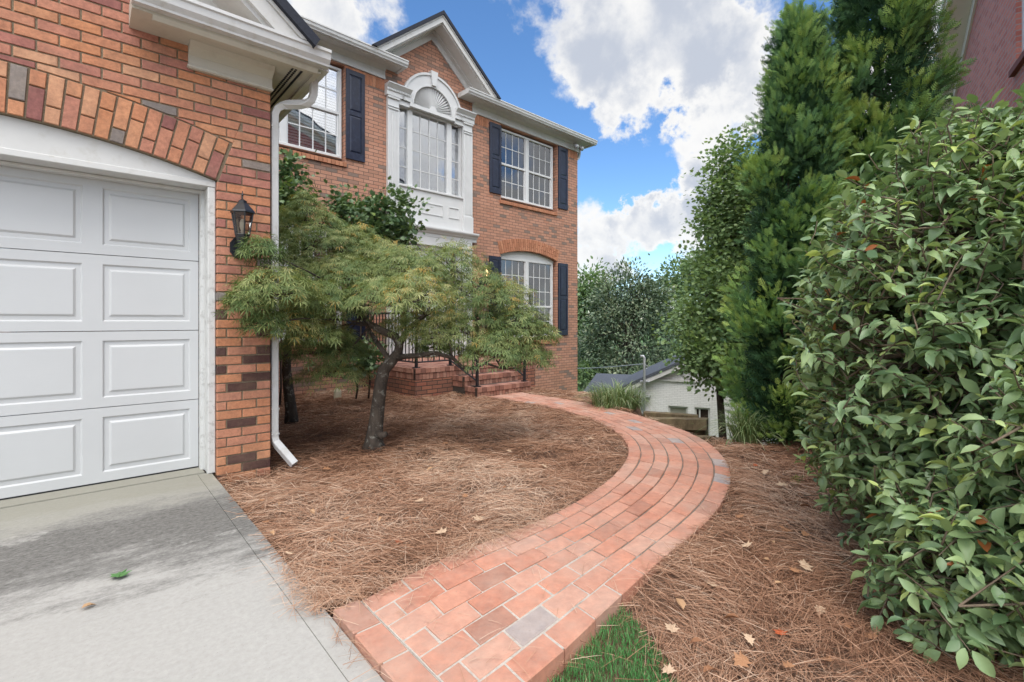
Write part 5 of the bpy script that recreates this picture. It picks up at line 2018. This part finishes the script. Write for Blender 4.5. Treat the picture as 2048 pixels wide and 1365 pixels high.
bp = at(1470, 860, 8.2)
tree('green_maple', 'loose light green maple hanging over the white house behind the conifers', (bp.x, bp.y, -2.6), tuple(at(1475, 420, 8.3)),
     [lump(1455, 640, 170, 230, 8.0), lump(1450, 715, 140, 100, 7.7), lump(1470, 430, 140, 270, 8.4), lump(1495, 520, 100, 260, 8.3), lump(1440, 560, 140, 160, 8.3), lump(1390, 650, 90, 120, 7.9), lump(1515, 770, 70, 80, 7.9), lump(1465, 330, 60, 90, 8.4), lump(1405, 715, 70, 60, 7.6)],
     380, 66, 0.15, 0.062, T_MAPLE, MAPLE, 0.09, tint=0.45, shell=0.35)
mg = at(1262, 700, 28)
tree('magnolia_tree', 'large rounded dark magnolia beyond the white house', (mg.x, mg.y, -3.0), tuple(at(1262, 600, 28)),
     [lump(1262, 690, 190, 170, 28), lump(1255, 615, 140, 110, 28), lump(1262, 570, 80, 60, 28), lump(1305, 610, 80, 90, 28.3), lump(1335, 690, 80, 150, 28.5), lump(1190, 720, 80, 110, 27.5), lump(1265, 745, 200, 70, 27), lump(1212, 640, 70, 90, 28)],
     480, 56, 0.30, 0.20, T_OVAL, MAGNOLIA, 0.28, wr=0.45, tint=0.42, shell=0.72, cvar=0.17, tvar=0.15, droop=0.0)
for (nm, lb, px, d, lumps) in (
        ('pale_tree', 'pale green tree showing between the house corner and the magnolia', 1165, 38, [lump(1165, 640, 110, 150, 38), lump(1175, 580, 70, 60, 38)]),
        ('pale_tree', 'hazy pale tree over the right shoulder of the magnolia', 1395, 40, [lump(1395, 600, 130, 150, 40), lump(1360, 560, 80, 60, 41), lump(1420, 540, 90, 80, 40)]),
        ('pale_tree', 'distant pale tree hidden mostly by the conifers', 1540, 36, [lump(1540, 560, 220, 300, 36)]),
        ('pale_tree', 'distant pale tree standing behind the house corner', 1080, 42, [lump(1080, 640, 160, 150, 42)])):
    c = at(px, 700, d)
    tree(nm, lb, (c.x, c.y, -3.0), tuple(at(px, 620, d)), lumps, 150, 46, 0.55, 0.30, T_OVAL, PALE_TREE, 0.25, wr=0.6, tint=0.5, shell=0.55, cvar=0.12)

# low hedge-like shrubs at the foot of the magnolia
for px, w, lb in ((1178, 60, 'round green bush on the far lawn by the house corner'), (1330, 120, 'dark bush at the foot of the magnolia behind the roof')):
    c = at(px, 770, 26.5)
    tree('far_bush', lb, (c.x, c.y, -3.0), tuple(at(px, 755, 26.5)), [lump(px, 752, w, 40, 26.5)], 60, 40, 0.22, 0.16, T_OVAL, OAKLEAF, 0.06, wr=0.5, tint=0.5, cat='bush')

# ---- variegated grass tufts
BL = []
for i, (x, z, w) in enumerate(((0, 0, .5), (.22, .30, .5), (.48, .46, .42), (.74, .42, .30), (.92, .28, .16))):
    BL += [(x, -w, z), (x, w, z)]
T_BLADE = (BL + [(1.0, 0, .18)], [(0, 2, 3, 1), (2, 4, 5, 3), (4, 6, 7, 5), (6, 8, 9, 7), (8, 10, 9)])
for i, (px, py, d, n, rx, L0) in enumerate(((1232, 818, 6.75, 700, 0.33, 0.36), (1492, 890, 4.42, 340, 0.11, 0.34))):
    c = at(px, py, d)
    c.z = gz1(c.x, c.y) - 0.01
    t = thing('liriope_tuft', ('wide pale striped grass clump beside the brick walkway', 'small striped grass clump at the foot of the conifers')[i], 'grass clump', tuple(c), group='striped grass clumps')
    a = rng.uniform(0, 2 * math.pi, n)
    o = np.stack([np.cos(a), np.sin(a), np.zeros(n)], -1)
    P = o * (rx * np.sqrt(rng.uniform(0, 1, n)))[:, None]
    L_ = L0 * rng.uniform(0.6, 1.15, n)
    scatter('blades', P, o + rng.normal(size=(n, 3)) * 0.35 + UPV * rng.uniform(0.1, 1.1, n)[:, None], UPV + o * 0.1, L_, np.full(n, 0.0085), T_BLADE, rng.normal(0.55, 0.22, n), LIRIOPE, t)

# ------------------------------------------------------------------ white house down the slope
WO = Vector((12.197, 7.934, 0))
WHR = R(-63.15)
wh = thing('white_house', 'white painted brick house with grey roof down the slope beyond the walkway', 'house', (WO.x, WO.y, 0), WHR)
GX0, GX1, GXP, GE, GP = -1.25, 4.6, 1.65, -1.12, 0.31
b = MB()
whole = [(GX0, -4.5), (GX1, -4.5), (GX1, GE), (GXP, GP), (GX0, GE)]
wins = [(0.50, 1.02, -1.95, -1.27), (1.20, 1.60, -2.1, -1.27), (-0.42, -0.16, -1.9, -1.25)]
lps = [[Vector((x, z, 0)) for x, z in whole]] + [[Vector((a, c, 0)), Vector((a2, c, 0)), Vector((a2, c2, 0)), Vector((a, c2, 0))] for a, a2, c, c2 in wins]
vv = [(p.x, 0, p.y) for L_ in lps for p in L_]
b.add(vv, [tuple(t) for t in tessellate_polygon(lps)])
for a, a2, c, c2 in wins:
    h = [(a, c), (a2, c), (a2, c2), (a, c2)]
    b.add([(x, 0, z) for x, z in h] + [(x, 0.14, z) for x, z in h], [(i, (i + 1) % 4, 4 + (i + 1) % 4, 4 + i) for i in range(4)])
b.add([(GX0, 0, -4.5), (GX0, 8, -4.5), (GX0, 8, GE), (GX0, 0, GE)], [(0, 1, 2, 3)])
b.add([(GX1, 0, -4.5), (GX1, 8, -4.5), (GX1, 8, GE), (GX1, 0, GE)], [(0, 1, 2, 3)])
b.add([(GX0, 8, -4.5), (GX1, 8, -4.5), (GX1, 8, GE), (GX0, 8, GE)], [(0, 1, 2, 3)])
b.build('wall', WHITE_BRICK, wh)
b = MB()
sl = (GP - GE) / (GXP - GX0)
for sg in (-1, 1):
    e = 3.12
    b.prism([(GXP, GP + 0.12), (GXP + sg * e, GP + 0.12 - sl * e), (GXP + sg * e, GP + 0.03 - sl * e), (GXP, GP + 0.03)], -0.22, 6.0)
b.build('roof', GREYROOF, wh)
b = MB()
for sg in (-1, 1):
    e = 3.08
    b.prism([(GXP, GP + 0.028), (GXP + sg * e, GP + 0.028 - sl * e), (GXP + sg * e, GP - 0.10 - sl * e), (GXP, GP - 0.10)], -0.20, -0.16)
    b.prism([(GXP, GP - 0.02), (GXP + sg * 2.85, GP - 0.02 - sl * 2.85), (GXP + sg * 2.85, GP - 0.12 - sl * 2.85), (GXP, GP - 0.12)], -0.03, -0.001)
    # trim of the gable louvre
    b.prism([(0.60, -0.20), (0.60 + sg * 0.62, -0.20 - sl * 0.62), (0.60 + sg * 0.62, -0.25 - sl * 0.62), (0.60, -0.26)], -0.05, -0.001)
b.box(-0.05, 1.27, -0.06, -0.001, -0.575, -0.515)
b.build('gable_trim', WHITE_TRIM, wh)
for k, (a, a2, c, c2) in enumerate(wins):
    m = MB()
    m.box(a, a + 0.05, 0.05, 0.12, c, c2)
    m.box(a2 - 0.05, a2, 0.05, 0.12, c, c2)
    m.box(a + .05, a2 - .05, 0.05, 0.12, c2 - 0.05, c2)
    m.box(a + .05, a2 - .05, 0.05, 0.12, (c + c2) / 2 - 0.02, (c + c2) / 2 + 0.02)
    if k == 1:
        m.box((a + a2) / 2 - .09, (a + a2) / 2 - .05, 0.06, 0.11, c, c2 - .05)
    w = m.build('window', WHITE_TRIM, wh)
    m = MB()
    m.box(a, a2, 0.125, 0.135, c, c2)
    m.build('pane', (paint('beige_shade', (0.42, 0.40, 0.33), 0.6), paint('brown_glass', (0.05, 0.035, 0.03), 0.2), paint('grey_shade', (0.36, 0.37, 0.35), 0.5))[k], w)
b = MB()
for y0, z0, y1, z1 in ((1.7, -1.60, 5.0, -1.06), (8.3, -1.60, 5.005, -1.06)):
    b.hexa([(-2.55, y0, z0), (0.5, y0, z0), (1.0, y1, z1), (-2.62, y1, z1), (-2.55, y0, z0 + .09), (0.5, y0, z0 + .09), (1.0, y1, z1 + .09), (-2.62, y1, z1 + .09)])
b.build('wing_roof', GREYROOF, wh)
b = MB()
b.box(-2.35, GX0 - 0.005, 1.95, 8.0, -4.5, -1.62)
b.build('wing_wall', WHITE_BRICK, wh)

ms = thing('service_mast', 'grey electric service mast rising past the white gable', 'service mast', tuple(at(1291, 830, 13.85))[:2] + (-2.6,), WHR)
m = MB()
m.tube([(0, -0.26, 0), (0, -0.26, 2.62), (0.0, -0.26, 2.70), (-0.03, -0.26, 2.745), (-0.08, -0.26, 2.745), (-0.10, -0.26, 2.70)], [0.032, 0.032, 0.032, 0.036, 0.04, 0.03], 8)
m.build('conduit', STEEL, ms, smooth=True)
for z in (1.12, 1.6, 2.02):
    m = MB()
    m.box(-0.13, 0.13, -0.23, 0.25, z, z + 0.02)
    m.build('strap', STEEL, ms)
m = MB()
m.tube([(0.03, -0.26, 2.50), (0.09, -0.28, 2.48), (0.10, -0.28, 2.42), (0.04, -0.28, 2.40)], 0.010, 5)
m.build('wire_loop', STEEL, ms)
m = MB()
a_, c_ = at(1291, 728, 13.7), at(1040, 716, 30)
m.tube([a_.lerp(c_, t) - Vector((0, 0, 0.35 * math.sin(math.pi * t))) for t in np.linspace(0, 1, 14)], 0.016, 5)
tag(m.build('power_cable', STEEL), 'thin service cable running from the mast past the house corner', 'cable')

# ------------------------------------------------------------------ brick house on the right
nb = thing('neighbour_house', 'dark red brick house with cream rake board above the camellia', 'house', (8.3576, 0.4521, 0), math.atan2(0.2607, 0.9655))


def nrk(t):
    return 7.05 - 0.53 * t


b = MB()
whole = [(-6.0, -1.0), (5.3, -1.0), (5.3, nrk(5.3)), (-3.2, nrk(-3.2)), (-6.0, nrk(-3.2) - 1.5)]
wn_ = (-1.25, -0.13, 4.12, 5.75)
hole = [(wn_[0], wn_[2]), (wn_[1], wn_[2]), (wn_[1], wn_[3]), (wn_[0], wn_[3])]
lps = [[Vector((x, z, 0)) for x, z in whole], [Vector((x, z, 0)) for x, z in hole]]
b.add([(p.x, 0, p.y) for L_ in lps for p in L_], [tuple(t) for t in tessellate_polygon(lps)])
b.add([(x, 0, z) for x, z in hole] + [(x, -0.12, z) for x, z in hole], [(i, (i + 1) % 4, 4 + (i + 1) % 4, 4 + i) for i in range(4)])
b.add([(5.3, 0, -1), (5.3, -8, -1), (5.3, -8, nrk(5.3)), (5.3, 0, nrk(5.3))], [(0, 1, 2, 3)])
b.build('wall', NEIGH_BRICK, nb)
m = MB()
for a, c, e, f_ in ((wn_[0], wn_[0] + .05, wn_[2], wn_[3]), (wn_[1] - .05, wn_[1], wn_[2], wn_[3]), (wn_[0] + .05, wn_[1] - .05, wn_[3] - .05, wn_[3]), (wn_[0] + .05, wn_[1] - .05, wn_[2], wn_[2] + .05), (wn_[0] + .05, wn_[1] - .05, 4.88, 4.94)):
    m.box(a, c, -0.11, -0.05, e, f_)
for k in range(1, 3):
    x = wn_[0] + (wn_[1] - wn_[0]) * k / 3
    m.box(x - .01, x + .01, -0.09, -0.07, wn_[2] + .05, wn_[3] - .05)
for z in (4.5, 5.3):
    m.box(wn_[0] + .05, wn_[1] - .05, -0.089, -0.071, z - .01, z + .01)
w = m.build('window', WHITE, nb)
m = MB()
m.box(wn_[0] + .04, wn_[1] - .04, -0.10, -0.095, wn_[2] + .04, wn_[3] - .04)
m.build('pane', GLASS_BRIGHT, w)
m = MB()
m.box(wn_[0] - .1, wn_[1] + .1, -0.22, -0.2, wn_[2] - .1, wn_[3] + .1)
m.build('room_backing', INTERIOR, w)
m = MB()
m.hexa([(wn_[0] - .06, 0.05, 4.02), (wn_[1] + .06, 0.05, 4.02), (wn_[1] + .06, -0.10, 4.02), (wn_[0] - .06, -0.10, 4.02), (wn_[0] - .06, 0.05, 4.09), (wn_[1] + .06, 0.05, 4.09), (wn_[1] + .06, -0.10, 4.12), (wn_[0] - .06, -0.10, 4.12)])
m.build('brick_sill', paint('red_sill_brick', (0.19, 0.06, 0.05), 0.9, 0.2, 20), w)
m = MB()
for z0, z1, y0, y1 in ((0.0, -0.20, 0.001, 0.03), (0.16, 0.02, 0.30, 0.33), (0.03, 0.0, 0.031, 0.30), (0.24, 0.10, 0.331, 0.36)):
    m.prism([(-3.2, nrk(-3.2) + z0), (5.5, nrk(5.5) + z0), (5.5, nrk(5.5) + z1), (-3.2, nrk(-3.2) + z1)], y0, y1)
m.build('rake_board', paint('cream_rake_paint', (0.74, 0.70, 0.60), 0.5, 0.05), nb)
m = MB()
m.prism([(-3.2, nrk(-3.2) + 0.34), (5.6, nrk(5.6) + 0.34), (5.6, nrk(5.6) + 0.25), (-3.2, nrk(-3.2) + 0.25)], -8, 0.325)
m.build('roof', SHINGLE, nb)


# ------------------------------------------------------------------ timbers, cleanout
def timber(label, p0, p1, h, w=0.14, cut=0.0):
    p0, p1 = Vector(p0), Vector(p1)
    d = (p1 - p0)
    L_ = math.hypot(d.x, d.y)
    m = MB()
    k = 10
    xs = [L_ * i / k for i in range(k + 1)]
    zz = [d.z * i / k for i in range(k + 1)]
    v, f = [], []
    for i in range(k + 1):
        j = [random.uniform(-.003, .003) for _ in range(4)]
        c = cut if i == k else 0
        v += [(xs[i] + c, -w / 2 + j[0], zz[i]), (xs[i] + c, w / 2 + j[1], zz[i]), (xs[i], w / 2 + j[2], zz[i] + h + j[3]), (xs[i], -w / 2 + j[0], zz[i] + h + j[1])]
    for i in range(k):
        for q in range(4):
            f.append((4 * i + q, 4 * i + (q + 1) % 4, 4 * i + 4 + (q + 1) % 4, 4 * i + 4 + q))
    f += [(3, 2, 1, 0), tuple(4 * k + q for q in range(4))]
    m.add(v, f)
    o = m.build('landscape_timber', TIMBER)
    o.location = p0
    o.rotation_euler = (0, 0, math.atan2(d.y, d.x))
    return tag(o, label, 'timber', 'weathered landscape timbers')


timber('top mossy timber of the stacked edging beside the walkway', at(1285, 856, 6.15), at(1415, 859, 5.75), 0.125)
timber('middle shorter timber of the stacked edging, set back under the top one', at(1318, 874, 6.20), at(1414, 876, 5.85), 0.105)
timber('lowest longest timber of the stacked edging beside the walkway', at(1325, 895, 6.05), at(1424, 900, 5.50), 0.150)
timber('short pale timber stub at the end of the stacked edging', at(1424, 898, 5.46), at(1446, 899, 5.50), 0.12)
timber('brown timber edging farther down the slope in front of the white house', at(1288, 838, 7.4), at(1396, 846, 7.1), 0.11)
timber('slant cut brown timber lying against the house base beside the porch', at(1070, 797, 11.5), at(1116, 801, 11.8), 0.19, 0.14, 0.14)
timber('low timber edging running past the far house corner', at(1116, 808, 11.6), at(1178, 815, 12.2), 0.14)

cl = thing('cleanout_cap', 'cream plastic cleanout pipe stub poking from the straw near the wall', 'pipe stub', tuple(at(675, 792, 7.75)))
m = MB()
m.lathe([(0.058, -0.08), (0.058, 0.075), (0.054, 0.08)], (0, 0, 0), 16)
m.build('pipe', PVC, cl, smooth=False)
m = MB()
m.lathe([(0.05, 0.08), (0.05, 0.092)], (0, 0, 0), 16)
m.box(-0.022, 0.022, -0.022, 0.022, 0.092, 0.115)
m.build('plug', PVC, cl)

# ------------------------------------------------------------------ far road and lawn
def far_strip(name, pts, dz, mat, label):
    m = MB()
    v = [(x, y, gz1(x, y) + dz) for x, y in pts]
    m.add(v, [tuple(range(len(v)))])
    return tag(m.build(name, mat), label, name, kind='structure')


q = [at(1120, 783, 26), at(1330, 783, 26), at(1330, 783, 22), at(1120, 783, 22)]
far_strip('road', [(p.x, p.y) for p in q], 0.02, ROAD, 'pale road far down the slope beyond the house corner')
q = [at(1100, 783, 30), at(1360, 783, 30), at(1360, 783, 26.1), at(1100, 783, 26.1)]
far_strip('lawn', [(p.x, p.y) for p in q], 0.03, LAWN, 'bright green lawn beyond the road')


# ------------------------------------------------------------------ pine straw, grass, fallen leaves
def inside(px, py, poly):
    px, py = np.asarray(px), np.asarray(py)
    r = np.zeros(len(px), bool)
    n = len(poly)
    for i in range(n):
        x0, y0 = poly[i]
        x1, y1 = poly[(i + 1) % n]
        if y0 == y1:
            continue
        c = ((y0 > py) != (y1 > py)) & (px < (x1 - x0) * (py - y0) / (y1 - y0) + x0)
        r ^= c
    return r


GRASS = [(0.84, 1.055), (1.10, 1.075), (1.60, 1.165), (1.52, 0.98), (1.40, 0.80), (1.34, 0.5), (1.2, 0.2), (0.75, 0.2), (0.72, 1.0)]
T_NEEDLE = ([(0, -.5, 0), (0, .5, 0), (.35, .5, .045), (.35, -.5, .045), (.7, .45, .05), (.7, -.45, .05), (1, .2, .0), (1, -.2, .0)], [(0, 1, 2, 3), (3, 2, 4, 5), (5, 4, 6, 7)])


def straw():
    n = 620000
    X = rng.uniform(0.60, 6.6, n)
    Y = rng.uniform(-0.8, 8.55, n)
    dist = np.hypot(X, Y)
    xb = np.interp(Y, [-1, 0, 1.3, 1.95, 2.25, 2.74, 3.4, 3.9, 4.2, 6.5, 9], [6, 6, 5.5, 4.66, 4.36, 4.72, 5.04, 5.35, 6.2, 6.8, 6.8])
    ok = (X < xb) & (X > 0.705 - 0.05 * rng.uniform(size=n) ** 3)
    ok &= ~inside(X, Y, walk_poly)
    ok &= ~(inside(X, Y, GRASS) & (rng.uniform(size=n) > 0.03))
    ok &= ~((X < 1.16) & (Y > 4.10))
    dens = np.where(dist < 2.6, 1.0, np.where(dist < 4, 0.62, np.where(dist < 6, 0.34, 0.22)))
    ang_v = np.degrees(np.arctan2(X, Y))
    clump = np.sin(X * 7.1 + 2 * np.sin(Y * 3.3)) * np.sin(Y * 6.3 + 1.5 * np.sin(X * 4.1))
    ok &= (ang_v < 92) & (rng.uniform(size=n) < dens * (0.78 + 0.34 * clump))
    X, Y, dist = X[ok], Y[ok], dist[ok]
    n = len(X)
    # swirled heaps: neighbouring needles lie roughly the same way
    fx = np.sin(X * 3.1 + np.sin(Y * 2.3) * 1.7) + np.sin(Y * 4.7 - X * 2.1)
    th = fx * 1.3 + rng.normal(0, 0.75, n)
    D = np.stack([np.cos(th), np.sin(th), rng.normal(0.0, 0.13, n)], -1)
    Z = gz(X, Y) + 0.012 * np.sin(X * 5.1 + Y * 3.3) * np.sin(Y * 4.3 - X * 1.7) - 0.018 + 0.050 * rng.uniform(size=n) ** 0.8
    Z += 0.018 * np.sin(X * 9.3 + 1.3 * np.sin(Y * 7)) * np.sin(Y * 8.1)
    L_ = rng.uniform(0.08, 0.19, n)
    W = np.clip(0.00082 * dist ** 0.75, 0.0012, 0.0042) * rng.uniform(0.8, 1.4, n)
    patch = 0.16 * np.sin(X * 2.0 + 1.0) * np.sin(Y * 1.7) + 0.13 * np.sin(X * 5 - Y * 3 + 2 * np.sin(Y * 2)) - 0.20 * sstep((Y - 3.4) / 1.2) * sstep((3.4 - X) / 0.8)
    tint = 0.55 + patch + rng.normal(0, 0.22, n) - 0.10 * (X > 2.9) * (Y < 2.4)
    P = np.stack([X, Y, Z], -1) - D * L_[:, None] * 0.5
    o = scatter('pine_straw', P, D, UPV * 0.8 + rng.normal(size=(n, 3)) * 0.55, L_, W, T_NEEDLE, tint, NEEDLE)
    tag(o, 'loose brown pine straw covering the planting beds', 'pine straw', kind='stuff')
    # straw spilling over the corner of the driveway and the walkway edge
    m_ = 900
    X = np.concatenate([0.70 + rng.normal(0, 0.045, m_ // 2), rng.uniform(0.75, 1.9, m_ // 2)])
    Y = np.concatenate([1.90 + np.abs(rng.normal(0, 0.22, m_ // 2)), 1.86 + rng.normal(0, 0.035, m_ // 2)])
    th = rng.uniform(0, 6.28, m_)
    D = np.stack([np.cos(th), np.sin(th), rng.normal(0, 0.06, m_)], -1)
    L_ = rng.uniform(0.07, 0.16, m_)
    P = np.stack([X, Y, 0.036 + 0.012 * rng.uniform(size=m_)], -1) - D * L_[:, None] * 0.5
    P[:m_ // 2, 2] -= 0.026
    o = scatter('spilled_straw', P, D, UPV + rng.normal(size=(m_, 3)) * 0.3, L_, 0.0014, T_NEEDLE, rng.normal(0.7, 0.18, m_), NEEDLE)
    tag(o, 'stray pine needles spilling onto the driveway corner and walkway edge', 'pine straw', kind='stuff')


straw()
m_ = 420
I = rng.uniform(0, len(wi) - 1, m_)
tt = rng.beta(0.5, 0.5, m_)
pw_ = [walk_pt(i, t) for i, t in zip(I, tt)]
th = rng.uniform(0, 6.28, m_)
D = np.stack([np.cos(th), np.sin(th), np.zeros(m_)], -1)
P = np.array([(p.x, p.y, zw(p.y) + 0.006) for p in pw_])
o = scatter('stray_straw', P, D, UPV + rng.normal(size=(m_, 3)) * 0.1, rng.uniform(0.05, 0.13, m_), 0.0014, T_NEEDLE, rng.normal(0.7, 0.2, m_), NEEDLE)
tag(o, 'single pine needles blown across the brick walkway', 'pine straw', kind='stuff')
n = 26000
X, Y = rng.uniform(0.72, 1.62, n), rng.uniform(0.25, 1.17, n)
ok = inside(X, Y, GRASS) & ~inside(X, Y, walk_poly)
X, Y = X[ok], Y[ok]
n = len(X)
th = rng.uniform(0, 6.28, n)
D = np.stack([np.cos(th) * .45, np.sin(th) * .45, rng.uniform(0.6, 1.2, n)], -1)
L_ = rng.uniform(0.013, 0.034, n)
o = scatter('grass', np.stack([X, Y, gz(X, Y) - 0.008], -1), D, np.stack([-np.cos(th), -np.sin(th), np.full(n, .4)], -1), L_, 0.0019, T_NEEDLE, np.where(rng.uniform(size=n) < 0.03, 1.0, rng.normal(0.5, 0.2, n).clip(0, 0.9)), BLADE)
tag(o, 'bright green lawn grass by the front corner of the walkway', 'grass', kind='stuff')


def leaf_mesh(name, tmpl, tint, mat, curl):
    m = MB()
    m.tint = tint
    sc = 0.9
    for x, y, z in [(0, 0, 0)]:
        pass
    v = [((x - .5), y * sc, z * curl + 0.35 * curl * y * y) for x, y, z in tmpl[0]]
    m.add(v, tmpl[1])
    n0 = len(m.v)
    m.add([(-.75, -.008, -.02), (-.75, .008, -.02), (-.45, .012, .02), (-.45, -.012, .02)], [(0, 1, 2, 3)])
    return m


def fallen(kind, label, tint, x, y, size, rz, mat=None, z=None, group='dry leaves on the pine straw'):
    key = (kind, tint)
    if key not in fallen.cache:
        m = leaf_mesh('fallen_leaf', T_MAPLE if kind == 'lobed' else T_LEAF, tint, mat, 1.4)
        o = m.build('fallen_leaf', mat or DEADLEAF, None, fix=False)
        fallen.cache[key] = o
    else:
        o = fallen.cache[key].copy()
        C.objects.link(o)
    o.location = (x, y, (gz1(x, y) + 0.036) if z is None else z)
    s = size
    o.scale = (s, s * (0.62 if kind == 'oval' else 0.85), s)
    o.rotation_euler = (random.uniform(-.35, .35), random.uniform(-.3, .3), rz)
    return tag(o, label, 'fallen leaf', group)


fallen.cache = {}
LBL = {('lobed', 0.35): 'brown lobed dry leaf lying on the pine straw', ('lobed', 0.8): 'pale tan lobed dry leaf lying on the pine straw',
       ('oval', 0.6): 'tan oval dry leaf lying on the pine straw', ('oval', 0.15): 'dark brown oval dry leaf lying on the pine straw', ('lobed', 1.0): 'red dry leaf lying on the pine straw'}
spots = []
for px, py in ((1610, 1150), (1545, 1105), (1570, 1080), (1555, 1185), (1610, 1090), (1640, 1240), (1560, 1275), (1500, 1290), (1420, 1345), (1340, 1260), (1460, 1245), (1650, 1330), (1700, 1275), (1745, 1290),
               (1360, 1215), (1590, 1160), (1530, 1140), (1480, 1050), (1490, 1110), (1470, 1000), (1530, 960), (1510, 945), (1560, 985), (1610, 1030), (1420, 1180), (1390, 1290), (1480, 1330), (1340, 1345), (1580, 1340),
               (560, 1010), (525, 1000), (625, 1030), (690, 1046), (760, 1050), (655, 1095), (880, 1080), (960, 1052), (840, 1010), (1010, 985), (1090, 940), (710, 912), (890, 885), (760, 960), (530, 1050), (545, 1075), (1020, 905),
               (860, 940), (930, 1000), (1130, 905), (655, 935), (580, 1120), (800, 1100), (1180, 880), (1060, 850)):
    r = (FWD * 975 + RGT * (px - 1024) + Vector((0, 0, 643 - py)))
    t_ = -1.12 / r.z
    spots.append((r.x * t_, r.y * t_))
keys = list(LBL)
for i, (x, y) in enumerate(spots):
    k = keys[(i * 7 + i // 3) % 5] if i % 9 else keys[1]
    if k[1] == 1.0 and i % 3:
        k = keys[0]
    fallen(k[0], LBL[k], k[1], x, y, random.uniform(0.038, 0.074), random.uniform(0, 6.28))
fallen('lobed', 'green star shaped leaf lying alone on the driveway', 0.5, 0.104, 2.74, 0.082, 2.2, GREENLEAF, 0.016, None).rotation_euler = (0, 0, 2.2)
fallen('oval', 'small yellow tan leaf lying on the driveway near the green leaf', 0.7, 0.009, 2.52, 0.05, 0.6, None, 0.012, None).rotation_euler = (0, 0, 0.4)
